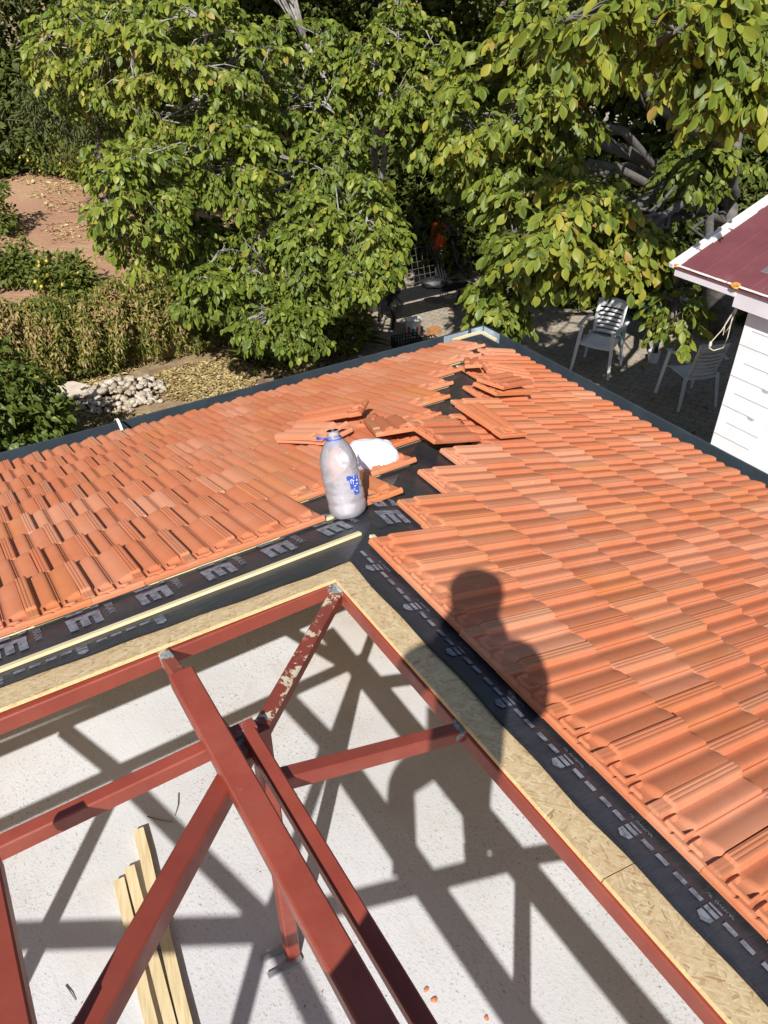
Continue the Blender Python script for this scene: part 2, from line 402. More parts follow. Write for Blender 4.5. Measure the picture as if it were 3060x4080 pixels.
M['walnut'] = foliage('walnut_leaf', [(0, (.022, .066, .009)), (.3, (.062, .130, .014)), (.55, (.145, .205, .022)), (.8, (.25, .285, .034)), (.95, (.31, .295, .042)), (1, (.30, .21, .05))], .17, .42)
M['walnut_y'] = foliage('walnut_leaf_turning', [(0, (.024, .068, .009)), (.28, (.066, .130, .014)), (.55, (.155, .205, .022)), (.8, (.27, .285, .032)), (.96, (.35, .29, .035)), (1, (.30, .18, .05))], .17, .42)
M['dark_leaf'] = foliage('dark_leaf', [(0, (.016, .040, .010)), (.5, (.032, .068, .014)), (.9, (.07, .105, .022)), (1, (.12, .13, .03))], .18)  # leaf colour kept extra dark, standing in for shade behind the walnuts
M['citrus'] = foliage('citrus_leaf', [(0, (.025, .06, .010)), (.5, (.055, .10, .016)), (.85, (.11, .14, .02)), (1, (.30, .24, .02))], .2)
M['peach'] = foliage('long_leaf', [(0, (.02, .05, .025)), (.6, (.045, .085, .04)), (1, (.10, .12, .03))], .2)
M['vine'] = foliage('vine_leaf', [(0, (.05, .085, .014)), (.30, (.10, .13, .02)), (.50, (.27, .25, .04)), (.62, (.42, .30, .12)), (.85, (.52, .38, .20)), (1, (.34, .20, .10))], .25)
M['ivy'] = foliage('ivy_leaf', [(0, (.018, .05, .008)), (.6, (.045, .10, .014)), (.92, (.085, .14, .025)), (1, (.22, .22, .03))], .18, .38)
M['litter'] = foliage('dry_litter', [(0, (.20, .12, .06)), (.4, (.42, .28, .14)), (.8, (.58, .44, .24)), (1, (.66, .55, .34))], .05, .8)
M['grass'] = foliage('grass_blade', [(0, (.06, .12, .02)), (.6, (.12, .18, .03)), (1, (.30, .28, .08))], .2)
M['fruit'] = simple('yellow_fruit', (.55, .38, .05), .5, .15, 30)
M['petal'] = simple('lilac_petal', (.30, .22, .60), .7, .1)
# soils and paving
m, nt, b = new_mat('red_soil'); N = NT(nt); v = N.obj()
f = N.noise(v, .55, 7, .62); c1 = N.ramp(f, [(.3, (.36, .19, .11)), (.55, (.45, .25, .15)), (.75, (.52, .34, .20))])
dry = N.ramp(N.noise(N.mapping(v, scale=(.5, 1.3, 1), loc=(5, 2, 0)), .8, 6, .65), [(.50, 0.0), (.64, 1.0)])
strw = N.ramp(N.noise(N.mapping(v, scale=(3, 26, 1), rot=(0, 0, .2)), 1.3, 5, .7), [(.44, 0.0), (.6, 1.0)])
c1 = N.mix(N.math('MULTIPLY', N.math('MULTIPLY', dry, strw), .8), c1, (.55, .40, .22))
gr = N.ramp(N.noise(N.mapping(v, loc=(1, 7, 0)), .45, 6, .7), [(.60, 0.0), (.72, 1.0)]); c1 = N.mix(N.math('MULTIPLY', gr, .55), c1, (.19, .20, .07))
N.l(c1, b.inputs['Base Color']); b.inputs['Roughness'].default_value = .95; N.l(N.bump(N.noise(v, 9, 8, .75), .7, .06), b.inputs['Normal']); M['soil'] = m
m, nt, b = new_mat('dry_garden'); N = NT(nt); v = N.obj()
f = N.noise(v, 2.2, 8, .7); c1 = N.ramp(f, [(.32, (.17, .105, .06)), (.5, (.32, .22, .12)), (.66, (.48, .36, .20))])
N.l(c1, b.inputs['Base Color']); b.inputs['Roughness'].default_value = .95; N.l(N.bump(N.noise(v, 22, 8, .75), .8, .04), b.inputs['Normal']); M['garden'] = m
m, nt, b = new_mat('pavers'); N = NT(nt); v = N.obj()
mp = N.mapping(v, rot=(0, 0, .62)); wv = N.n('ShaderNodeTexWave'); wv.inputs['Scale'].default_value = 3.1; wv.inputs['Distortion'].default_value = 0; N.l(mp, wv.inputs['Vector'])
cmb = N.n('ShaderNodeVectorMath', operation='MULTIPLY_ADD'); N.l(wv.outputs['Color'], cmb.inputs[0]); cmb.inputs[1].default_value = (0, .035, 0); N.l(mp, cmb.inputs[2])
br = N.n('ShaderNodeTexBrick'); br.inputs['Scale'].default_value = 1.0; br.inputs['Brick Width'].default_value = .21; br.inputs['Row Height'].default_value = .125; br.inputs['Mortar Size'].default_value = .006
br.inputs['Color1'].default_value = (.40, .34, .26, 1); br.inputs['Color2'].default_value = (.33, .28, .22, 1); br.inputs['Mortar'].default_value = (.09, .07, .05, 1); N.l(cmb.outputs[0], br.inputs['Vector'])
c1 = N.mix(.3, br.outputs['Color'], N.ramp(N.noise(v, 5, 6, .7), [(.35, (.26, .20, .15)), (.65, (.52, .45, .36))]))
N.l(c1, b.inputs['Base Color']); b.inputs['Roughness'].default_value = .9; N.l(N.bump(br.outputs['Fac'], -.6, .01), b.inputs['Normal']); M['paver'] = m
# bottle plastic and water
m, nt, b = new_mat('clear_pet'); N = NT(nt); v = N.obj()
tp = N.n('ShaderNodeBsdfTransparent'); tp.inputs[0].default_value = (.93, .91, .95, 1)
df = N.n('ShaderNodeBsdfDiffuse'); df.inputs[0].default_value = (.92, .86, .90, 1)
tl = N.n('ShaderNodeBsdfTranslucent'); tl.inputs[0].default_value = (.92, .86, .90, 1)
dt = N.n('ShaderNodeMixShader'); dt.inputs[0].default_value = .22; N.l(df.outputs[0], dt.inputs[1]); N.l(tl.outputs[0], dt.inputs[2])
mist = N.ramp(N.noise(v, 9, 2), [(.3, .36), (.7, .42)])
m1 = N.n('ShaderNodeMixShader'); N.l(mist, m1.inputs[0]); N.l(tp.outputs[0], m1.inputs[1]); N.l(dt.outputs[0], m1.inputs[2])
gl = N.n('ShaderNodeBsdfGlossy'); gl.inputs['Roughness'].default_value = .07
fr = N.n('ShaderNodeFresnel'); fr.inputs[0].default_value = 1.6
m2 = N.n('ShaderNodeMixShader'); N.l(fr.outputs[0], m2.inputs[0]); N.l(m1.outputs[0], m2.inputs[1]); N.l(gl.outputs[0], m2.inputs[2])
N.l(m2.outputs[0], nt.nodes['Material Output'].inputs[0]); M['pet'] = m
m, nt, b = new_mat('water'); N = NT(nt); v = N.obj()
tp = N.n('ShaderNodeBsdfTransparent'); tp.inputs[0].default_value = (.93, .95, .97, 1)
df = N.n('ShaderNodeBsdfTranslucent'); df.inputs[0].default_value = (.92, .92, .94, 1)
d2 = N.n('ShaderNodeBsdfDiffuse'); d2.inputs[0].default_value = (.92, .92, .94, 1)
dt = N.n('ShaderNodeMixShader'); dt.inputs[0].default_value = .3; N.l(d2.outputs[0], dt.inputs[1]); N.l(df.outputs[0], dt.inputs[2])
m1 = N.n('ShaderNodeMixShader'); N.l(N.ramp(N.noise(v, 15, 4, .6, 1.5), [(.36, .50), (.64, .88)]), m1.inputs[0]); N.l(tp.outputs[0], m1.inputs[1]); N.l(dt.outputs[0], m1.inputs[2])  # mottled white painted into the water for reflected sky and caustics
gl = N.n('ShaderNodeBsdfGlossy'); gl.inputs['Roughness'].default_value = .05; m2 = N.n('ShaderNodeMixShader'); m2.inputs[0].default_value = .10
N.l(m1.outputs[0], m2.inputs[1]); N.l(gl.outputs[0], m2.inputs[2]); N.l(m2.outputs[0], nt.nodes['Material Output'].inputs[0]); M['water'] = m

# ================================================================ THE SETTING: ground sheets
def sheet(name, pts, mat, thick=None):
    mb = MB()
    if thick: mb.prism([W(p) for p in pts], (0, 0, -thick))
    else: mb.add([W(p) for p in pts], [tuple(range(len(pts)))])
    o = mb.build(name, mat); tag(o, kind='structure'); return o
sheet('garden_ground', [AB(-400000, -400000, GR - 5), AB(400000, -400000, GR - 5), AB(400000, 400000, GR - 5), AB(-400000, 400000, GR - 5)], M['garden'])
sheet('patio', [AB(4700, -9000, GR), AB(40000, -9000, GR), AB(40000, 30000, GR), AB(6150, 30000, GR), AB(6150, 9950, GR), AB(4700, 9300, GR)], M['paver'])
TER = -4330.0
sheet('orchard_ground', [AB(-90000, 10230, TER), AB(5850, 10230, TER), AB(5850, 200000, TER), AB(-90000, 200000, TER)], M['soil'], 1.0)

# ================================================================ HOUSE (walls, slab, boarding, membrane, battens, gutter)
hc = W(AB(3700, 3700, GR))
house = thing('house', 'low house whose tiled hip roof is still being laid, grey gutter along both eaves', 'house', hc)
mb = MB()
for q0, q1, dd in (((-5200, 3640), (3700, 3640), B), ((3640, 3640), (3640, -5200), A)):
    p0, p1 = AB(*q0, GR - 20), AB(*q1, GR - 20)
    mb.prism([W(p0), W(p1), W(p1 + dd * 200), W(p0 + dd * 200)], (0, 0, (SLAB - 40 - GR) * S))
mb.build('wall', M['plaster'], house)
mb = MB(); mb.prism([W(AB(-5200, -5200, SLAB)), W(AB(3640, -5200, SLAB)), W(AB(3640, 3640, SLAB)), W(AB(-5200, 3640, SLAB))], (0, 0, -.16)); mb.build('concrete_slab', M['concrete'], house)

def deck(poly, nrm):
    mb = MB(); ps = [W(p) for p in poly]; off = Vector(nrm * 14 * S); n = len(ps)
    lo = [p - off for p in ps]
    mb.add(ps, [tuple(range(n))], 0); mb.add(lo, [tuple(range(n))[::-1]], 0)
    for i in range(n):
        j = (i + 1) % n
        # the sawn edge is broken into short uneven lengths
        k = max(1, int((ps[j] - ps[i]).length / .03)) if (ps[j] - ps[i]).length < 6 else 1
        mb.quad(ps[i], ps[j], lo[j], lo[i], 1)
    return mb.build('osb_sheet', [M['osb'], M['osb_edge']], house)
deck([PL(-5000, 120), PL(-1700, 57), PL(-900, 33), PL(-14, 6), PL(-14, -14), PL(3950, 3950), PL(-5000, 3950)], nL)
deck([PR(-14, -14), PR(-14, -1452), PR(3950, -1452), PR(3950, 3950)], nR)
deck([PR(-12, -1456), PR(-12, -5000), PR(3950, -5000), PR(3950, -1456)], nR)

def text_shapes(mb, txt, size, org, right, up, m, fat=0.0, nrm=None):
    cu = bpy.data.curves.new('t', 'FONT'); cu.body = txt; cu.size = size; cu.align_x = 'CENTER'; cu.align_y = 'CENTER'; cu.offset = fat; cu.resolution_u = 3
    o = bpy.data.objects.new('t', cu); C.objects.link(o)
    dg = bpy.context.evaluated_depsgraph_get(); me = bpy.data.meshes.new_from_object(o.evaluated_get(dg))
    vs = [Vector(org) + Vector(right) * v.co.x + Vector(up) * v.co.y for v in me.vertices]
    mb.add(vs, [tuple(p.vertices) for p in me.polygons], m)
    bpy.data.objects.remove(o); bpy.data.curves.remove(cu); bpy.data.meshes.remove(me)

# membrane, left-hand sheet (it laps over the hip) and right-hand sheet
def strip(mb, PF, rows, h, m=0):
    """rows: list of lists of (a,b): a grid of quads"""
    nr, nc = len(rows), len(rows[0])
    mb.add([W(PF(a, b, h)) for r in rows for a, b in r], [(i * nc + j, i * nc + j + 1, (i + 1) * nc + j + 1, (i + 1) * nc + j) for i in range(nr - 1) for j in range(nc - 1)], m)
mb = MB()
aa = [-5000, -3000] + [-2400 + 60 * i for i in range(41)] + [60, 90]
def edgeL(a): return 100 + .068 * min(-a, 1600) + 3.5 * math.sin(a / 47.) + 3 * math.sin(a / 131.)
rows = []
for j in range(2): rows.append([(a, edgeL(a) if j == 0 else 400) for a in aa])
strip(mb, PL, rows, 5)
mb.quad(*[W(PL(a, b, 5)) for a, b in ((-5000, 400), (90, 400), (400, 400), (-5000, 400.5))])
mb.quad(*[W(PL(a, b, 5)) for a, b in ((-5000, 400), (400, 400), (3950, 3950), (-5000, 3950))])
mb.add([W(PL(a, b, 5)) for a, b in ((90, edgeL(90)), (100, 100), (400, 400), (90, 400))], [(0, 1, 2, 3)])
# folded black edge (a doubled hem)
strip(mb, PL, [[(a, edgeL(a) - 2) for a in aa], [(a, edgeL(a) + 16) for a in aa]], 9)
# lap over the hip
lap = [(380, 380), (700, 700), (1500, 1500), (2400, 2400), (3200, 3200), (3950, 3950)]
lapo = [(400, 330), (990, 560), (1850, 1330), (2750, 2150), (3500, 2950), (3950, 3600)]
mb.add([W(PR(a, b, 9)) for a, b in lap + lapo[::-1]], [(i, i + 1, 10 - i, 11 - i) for i in range(5)])
h = 9.0
def rectL(a0, a1, b0, b1, hh=h): mb.quad(*[W(PL(a, b, hh)) for a, b in ((a0, b0), (a1, b0), (a1, b1), (a0, b1))], 1)
def letterE(PF, a, b, hh, wa=137, lb=122):
    t = 36
    def rc(a0, a1, b0, b1): mb.quad(*[W(PF(x, y, hh)) for x, y in ((a0, b0), (a1, b0), (a1, b1), (a0, b1))], 1)
    a0, a1 = a - wa / 2, a + wa / 2
    rc(a0, a1, b - 34, b)                                   # spine along the eave direction
    for k in range(3):
        c = a0 + 19 + k * (wa - 38) / 2
        rc(c - 17, c + 17, b - lb + (8 if k == 1 else 0), b - 34)
dnL = (B - ZV * SL); dnL /= np.linalg.norm(dnL)
dnR = (A - ZV * SL); dnR /= np.linalg.norm(dnR)
for k in range(-12, 2):
    a = -45 + 287 * k
    letterE(PL, a, 531, h)
    text_shapes(mb, 'G', 205 * S, W(PL(a, 625, h)), -dnL, A, 1, .0045)
    text_shapes(mb, 'BRAN', 44 * S, W(PL(a + 108, 505, h)), -dnL, A, 1, .0006)
pe = onP(1555, 2052, nR, 13); d_ = pe - P1; ea, eb = np.dot(d_, A), np.dot(d_, B)
letterE(PR, ea, eb + 45, 13)
pe = onP(1512, 1992, nR, 13); text_shapes(mb, 'G', 190 * S, W(pe), -B, dnR, 1, .0045)
for k in range(-10, 2):                                      # the dashed line with arrow blocks
    a = -962 + 296 * k
    if a > 40: break
    mb.add([W(PL(x, y, h)) for x, y in ((a - 19, 218), (a + 19, 218), (a + 19, 196), (a, 184), (a - 19, 196))], [(0, 1, 2, 3, 4)], 1)
    rectL(a - 20, a + 20, 224, 238); rectL(a - 20, a + 20, 244, 251)
    text_shapes(mb, 'UP  OVERLAP', 15 * S, W(PL(a, 262, h)), A, -dnL, 1)
    for q in (-55, -108, -166, -220):
        if a + q + 19 < 90: rectL(a + q - 20, a + q + 20, 236, 254)
mb.build('membrane', [M['membrane'], M['print']], house)
mb = MB()
bb = [100, 60] + [20 - 60 * i for i in range(45)] + [-3000, -5000]
def edgeR(b): return 104 + 4 * math.sin(b / 61.) + 3 * math.sin(b / 149.)
strip(mb, PR, [[(edgeR(b), b) for b in bb], [(420, min(b, 420)) for b in bb]], 5)
mb.add([W(PR(a, b, 5)) for a, b in ((100, 100), (420, 100), (420, 420))], [(0, 1, 2)])
mb.quad(*[W(PR(a, b, 5)) for a, b in ((420, -5000), (3950, -5000), (3950, 3950), (420, 420))])
strip(mb, PR, [[(edgeR(b) - 2, b) for b in bb], [(edgeR(b) + 14, b) for b in bb]], 8)
strip(mb, PR, [[(edgeR(b) + 4, b) for b in bb], [(edgeR(b) + 9, b) for b in bb]], 11)
def rectR(a0, a1, b0, b1, hh=9): mb.quad(*[W(PR(a, b, hh)) for a, b in ((a0, b0), (a1, b0), (a1, b1), (a0, b1))], 1)
for k in range(-10, 6):
    b_ = -1373 + 282 * k
    if b_ > 110: continue
    mb.add([W(PR(x, y, 9)) for x, y in ((178, b_ - 21), (178, b_ + 21), (158, b_ + 21), (144, b_), (158, b_ - 21))], [(0, 1, 2, 3, 4)], 1)
    rectR(186, 202, b_ - 21, b_ + 21); rectR(210, 218, b_ - 21, b_ + 21)
    text_shapes(mb, 'UP  OVERLAP', 15 * S, W(PR(238, b_, 9)), -B, -dnR, 1)
    for q in (-57, 54, 108, 172, 228):
        if q == 228 and False: continue
        if b_ + q < 160 and q != 228: rectR(191, 208, b_ + q - 20, b_ + q + 20)
mb.build('membrane', [M['membrane'], M['print']], house)

# battens
def batten_L(b, a0, a1): 
    mb = MB(); mb.bar(W(PL(a0, b, 12)), W(PL(a1, b, 12)), 29 * S, 13 * S, nL, .001); mb.build('batten', M['batten'], house)
def batten_R(a, b0, b1):
    mb = MB(); mb.bar(W(PR(a, b0, 13)), W(PR(a, b1, 13)), 27 * S, 15 * S, nR, .001); mb.build('batten', M['batten'], house)
batten_L(310, -5000, 285)
ROWL = [572 + 353 * k for k in range(9)]
ROWR = [253 + 353 * k for k in range(10)]
LEND = [663, 993, 1323, 1690, 2030, 2330, 2690, 3193, 3523]
RSTART = [205, 525, 845, 1115, 1625, 1945, 2258, 2780, 3080, 3380]
for k, b in enumerate(ROWL): batten_L(b + 32, -5000, LEND[k] + R.uniform(-60, 30))
for k, a in enumerate(ROWR): batten_R(a + 62, -5000, RSTART[k] + R.uniform(20, 75))

# gutter: box section outside the tile ends, zinc pieces where the two runs meet
GZ, GI, GO = -3268.0, 3925.0, 4105.0
def gutter(run, c0, c1, out):
    prof = [(GI, GZ + 10), (GI, GZ - 190), (GO - 14, GZ - 190), (GO, GZ), (GO + 14, GZ + 2), (GO + 14, GZ - 6), (GO + 4, GZ - 6), (GO - 8, GZ - 200), (GI - 6, GZ - 200), (GI - 6, GZ + 10)]
    mb = MB()
    vs = []
    for c in (c0, c1):
        for o_, z in prof:
            cc = c if c < 1000 else c + (o_ - 3925)          # mitre at the corner
            p = AB(cc, o_, z) if run == 'A' else AB(o_, cc, z)
            vs.append(W(p))
    n = len(prof); mb.add(vs, [(i, (i + 1) % n, n + (i + 1) % n, n + i) for i in range(n)])
    return mb.build('gutter', M['gutter'], house)
gutter('A', -5200, 3925, 1); gutter('B', -5200, 3925, 1)
def gplate(run, c0, c1, z0, z1, off):
    mb = MB(); f_ = (lambda c, z: AB(c, GO - off, z)) if run == 'A' else (lambda c, z: AB(GO - off, c, z))
    mb.prism([W(f_(c0, z0)), W(f_(c1, z0)), W(f_(c1, z1)), W(f_(c0, z1))], Vector((B if run == 'A' else A)) * -2.5 * S); return mb
gplate('A', 3560, 3880, GZ - 150, GZ + 3, 16).build('zinc_joint', M['zinc'], house)
gplate('A', 3930, 4085, GZ - 150, GZ + 4, 10).build('zinc_joint', M['zinc'], house)
gplate('B', 3820, 4085, GZ - 150, GZ + 4, 10).build('zinc_joint', M['zinc'], house)
mb = MB()
for q0, q1 in (((-5000, 3900), (3905, 3900)), ((3900, 3900), (3900, -5000))): mb.bar(W(AB(*q0, GZ - 140)), W(AB(*q1, GZ - 140)), 34 * S, 110 * S)
mb.build('fascia_board', M['batten'], house)
mb = MB(); mb.bar(W(AB(3560, 3925, GZ + 25)), W(AB(3935, 3945, GZ + 25)), 34 * S, 20 * S); mb.bar(W(AB(3945, 3930, GZ + 22)), W(AB(3940, 3700, GZ + 22)), 34 * S, 20 * S); mb.build('eave_batten', M['batten'], house)
p = onP(438, 1722, nL, -40)
mb = MB(); d_ = p - P1; ga = np.dot(d_, A)
arc = [W(AB(ga, GO - 190 + 190 * t, GZ + 20 + 60 * math.sin(math.pi * t))) for t in [i / 8 for i in range(9)]]
for i in range(8): mb.bar(arc[i], arc[i + 1], 22 * S, 4 * S)
mb.build('gutter_strap', M['trim'], house)

# ================================================================ STEEL ROOF FRAME
frame = thing('roof_truss', 'welded red oxide steel roof truss of posts and purlins on the concrete slab', 'roof truss', W(AB(-667, -667, SLAB)))
def member(name, p0, p1, w, h, mat='steel', up=(0, 0, 1)):
    mb = MB(); mb.bar(W(p0), W(p1), w * S, h * S, up, min(w, h) * S * .1); return mb.build(name, M[mat], frame)
member('purlin', AB(-4150, 42, -2085), AB(-24, 42, -2085), 45, 70)
member('purlin', AB(2, -4400, -2071), AB(2, 24, -2071), 45, 70)
member('purlin', AB(-3500, -640, -1812), AB(-640, -648, -1812), 42, 56)
member('purlin', AB(-667, -662, -1806), AB(-667, -4400, -1806), 44, 46)
member('hip_bar', AB(-14, -14, -2072), AB(-612, -612, -1884), 50, 52, 'steel_peel')
member('hip_bar', AB(-680, -680, -1838), AB(-2060, -2060, -1440), 56, 72)
member('hip_bar', AB(-4110, -10, -2072), AB(-2060, -2060, -1440), 56, 72)
member('ridge_bar', AB(-2048, -2010, -1425), AB(-2048, -4500, -1425), 56, 72)
member('rafter', AB(-719, 30, -2070), AB(-719, -622, -1845), 46, 52, 'steel_peel')
member('rafter', AB(24, -832, -2072), AB(-645, -822, -1846), 46, 56)
member('rafter', AB(-2041, -15, -2070), AB(-2041, -640, -1846), 46, 52)
member('rafter', AB(-2048, -690, -1830), AB(-2048, -2010, -1440), 46, 60)
member('rafter', AB(-690, -2048, -1830), AB(-2010, -2048, -1440), 46, 60)
member('rafter', AB(-15, -2041, -2070), AB(-645, -2041, -1846), 46, 52)
member('post', AB(-615, -608, SLAB), AB(-615, -608, -1862), 54, 54, up=tuple(B))
member('post', AB(-2048, -672, SLAB), AB(-2048, -672, -1840), 56, 56, up=tuple(B))
member('post', AB(-672, -2085, SLAB), AB(-672, -2085, -1830), 56, 56, up=tuple(B))
member('post', AB(-2048, -2048, SLAB), AB(-2048, -2048, -1450), 56, 56, up=tuple(B))
mb = MB()
for q in (-1, 1): mb.bar(W(AB(-735, -600 + 34 * q, SLAB + 9)), W(AB(-590, -610 + 34 * q, SLAB + 9)), 20 * S, 14 * S)
mb.build('base_bar', M['grey_metal'], frame)
member('stub', AB(-1325, -1290, -1665), AB(-1325, -1290, -1518), 44, 44, up=tuple(B))
# tubes laid loose across the frame
def tube_thing(label, p0, p1, w, h):
    mb = MB(); mb.bar(W(p0), W(p1), w * S, h * S, (0, 0, 1), .004); o = mb.build('steel_tube', M['steel']); tag(o, label, 'steel tube'); return o
tube_thing('wide red steel tube lying across the purlins, nearest the white timber laths', AB(-762, -408, -1751), AB(-762, -4400, -1745), 74, 58)
tube_thing('red steel tube cut by the left edge of the photo, close to the camera', AB(-1343, -865, -1562), AB(-1343, -1300, -1492), 72, 58)
# ================================================================ ROOF TILES
TW, TL = 220 * S, 467 * S
XS = [0, .015, .05, .075, .095, .12, .14, .16, .185, .205, .222, .24, .262, .30, .35, .40, .45, .49, .53, .555, .575, .585, .60, .612, .625, .64, .66, .70, .75, .80, .85, .90, .94, .97, 1.0, 1.015, 1.12]
HP = [9, 26, 28, 26, 28, 28, 26, 28, 28, 27, 21, 11.5, 8, 8.5, 11.5, 15, 17.8, 19.4, 20, 19, 16.5, 11.5, 11.8, 13.2, 10.5, 8.2, 7.4, 8.4, 12.4, 16.2, 19, 21, 22.2, 22.6, 22.4, 12, 4]
YS = [0, .006, .016, .021, .030, .038, .048, .056, .064, .072, .080, .088, .096, .105, .15, .2, .25, .3, .35, TL - .012, TL]
def tile_mesh(tone):
    xs = [x * TW for x in XS]; nx, ny = len(xs), len(YS); V = []; ribv = []
    for j, y in enumerate(YS):
        for i, x in enumerate(xs):
            p = HP[i]; u = XS[i]
            if y < .094:
                e = max(0., min(1., (y - .066) / .026)); e = e * e * (3 - 2 * e)
                if .005 < u < .215: e = max(e, .0 if y < .02 else .55)
                flat = 5.0
                z = flat + (p - flat) * e
                if 0 < y <= .016: z = max(z, 14 if not (.40 < u < .46 or .72 < u < .76) else 8)
                if .030 <= y <= .038 and (.29 < u < .56 or .69 < u < .9): z = max(z, 15)
                if .021 < y < .075 and (.27 < u < .31 or .555 < u < .59 or .69 < u < .72 or .90 < u < .94): z = max(z, 16)
            else: z = p
            if j == ny - 1: z -= 1.5
            V.append((x, y, z * .00098 + .008)); ribv.append(1.0 if .0 < u < .21 else (.35 if .585 < u < .66 else 0.0))
    nb = len(V)
    for j, y in enumerate(YS):
        for i, x in enumerate(xs):
            zt = V[j * nx + i][2]
            V.append((x, y, (0.0 if (y < .02) else max(0.0, zt - .013)))); ribv.append(0.0)
    Fc = []
    for j in range(ny - 1):
        for i in range(nx - 1):
            a_ = j * nx + i
            Fc.append((a_, a_ + 1, a_ + nx + 1, a_ + nx)); Fc.append((nb + a_, nb + a_ + nx, nb + a_ + nx + 1, nb + a_ + 1))
    for i in range(nx - 1):
        Fc.append((i, nb + i, nb + i + 1, i + 1)); q = (ny - 1) * nx + i; Fc.append((q, q + 1, nb + q + 1, nb + q))
    for j in range(ny - 1):
        q = j * nx; Fc.append((q, q + nx, nb + q + nx, nb + q)); q += nx - 1; Fc.append((q, nb + q, nb + q + nx, q + nx))
    # raised maker's strip: small blocks of lettering on the head
    for n_ in range(7):
        x0, y0 = (.32 + n_ * .03) * TW, .027
        b0 = len(V); V += [(x0, y0, .0135), (x0 + .0035, y0, .0155), (x0 + .0035, y0 + .005, .0155), (x0, y0 + .005, .0135)]; ribv += [0] * 4; Fc.append((b0, b0 + 1, b0 + 2, b0 + 3))
    me = bpy.data.meshes.new('roof_tile'); me.from_pydata(V, [], Fc); me.materials.append(M['clay'])
    me.polygons.foreach_set('use_smooth', [True] * len(me.polygons)); me.set_sharp_from_angle(angle=math.radians(33))
    at_ = me.attributes.new('tone', 'FLOAT', 'POINT'); at_.data.foreach_set('value', [tone] * len(V))
    at_ = me.attributes.new('rib', 'FLOAT', 'POINT'); at_.data.foreach_set('value', ribv)
    me.update(); return me
TILES = [tile_mesh((i * .37) % 1.0) for i in range(6)]
def basis(x, y, z, loc):
    m_ = Matrix(((x[0], y[0], z[0], loc[0]), (x[1], y[1], z[1], loc[1]), (x[2], y[2], z[2], loc[2]), (0, 0, 0, 1))); return m_
def frame_of(org, ydir, nrm, tilt, roll=0.0, yaw=0.0):
    y = Vector(ydir).normalized(); z = Vector(nrm).normalized(); x = y.cross(z).normalized(); z = x.cross(y)
    m_ = basis(x, y, z, org)
    return m_ @ Matrix.Rotation(yaw, 4, 'Z') @ Matrix.Rotation(tilt, 4, 'X') @ Matrix.Rotation(roll, 4, 'Y')
tiles = []
TILT = math.atan2(25, 467)
GAPS = {(0, 0)}
for k, b in enumerate(ROWL):
    nends = LEND
    a1 = nends[k]; n = 0
    while a1 - 220 * (n + 1) > -3600:
        a0 = a1 - 220 * (n + 1)
        if not (k == 0 and n == 1):
            j = lambda s_: R.uniform(-s_, s_)
            tiles.append((frame_of(W(PL(a0 + j(2.5), b + j(4) - (4 if n == 0 else 0), 21 + j(2))), dnL, nL, TILT + j(.006), j(.008), j(.008)), 'L', PL(a0 + 110, b + 220, 60), k))
        n += 1
for k, a in enumerate(ROWR):
    st = RSTART[k]; n = 0
    while st - 221 * n > -3600:
        b0 = st - 221 * n; j = lambda s_: R.uniform(-s_, s_)
        tiles.append((frame_of(W(PR(a + j(4), b0 + j(2.5), 21 + j(2))), dnR, nR, TILT + j(.006), j(.008), j(.008)), 'R', PR(a + 220, b0 - 110, 60), k)); n += 1
vis = []; far = []
for t in tiles:
    x, y, d = pix(t[2])
    (vis if (d > 200 and -140 < x < 3200 and -200 < y < 4280) else far).append((d, t))
vis.sort(key=lambda q: q[0]); print('tiles', len(vis), len(far))
rest = [t for _, t in vis[300:]] + [t for _, t in far]
for d, t in vis[:300]:
    o = bpy.data.objects.new('roof_tile', R.choice(TILES)); C.objects.link(o); o.matrix_world = t[0]
    side = 'left' if t[1] == 'L' else 'right'
    edge = t[3] == 0
    if side == 'left':
        lab = 'orange clay tile in the uncovered top row of the left slope, beside the black membrane' if edge else 'orange clay interlocking tile laid in the rows of the left slope below its top row'
    else:
        lab = 'orange clay tile in the uncovered top row of the right slope, beside the black membrane' if edge else 'orange clay interlocking tile laid in the rows of the right slope below its top row'
    tag(o, lab, 'roof tile', ('top row tiles of the %s slope' if edge else 'tiles laid on the %s slope') % side)
# farther rows: one mesh
nv = len(TILES[0].vertices); allv = []; allt = []; allr = []; allf = []
base_co = np.array([v.co for v in TILES[0].vertices]); base_f = [tuple(p.vertices) for p in TILES[0].polygons]; base_r = np.zeros(nv, 'f'); TILES[0].attributes['rib'].data.foreach_get('value', base_r)
for i, t in enumerate(rest):
    m_ = np.array(t[0]); allv.append(base_co @ m_[:3, :3].T + m_[:3, 3]); allt.append(np.full(nv, R.random(), 'f')); allr.append(base_r)
    allf += [tuple(q + i * nv for q in f_) for f_ in base_f]
me = bpy.data.meshes.new('roof_tiles'); me.from_pydata(np.vstack(allv).tolist(), [], allf); me.materials.append(M['clay'])
me.polygons.foreach_set('use_smooth', [True] * len(me.polygons)); me.set_sharp_from_angle(angle=math.radians(33))
at_ = me.attributes.new('tone', 'FLOAT', 'POINT'); at_.data.foreach_set('value', np.concatenate(allt)); at_ = me.attributes.new('rib', 'FLOAT', 'POINT'); at_.data.foreach_set('value', np.concatenate(allr))
o = bpy.data.objects.new('roof_tiles', me); C.objects.link(o); tag(o, 'orange clay tiles laid in the farthest rows near the grey gutter', 'roof tiles', kind='stuff')

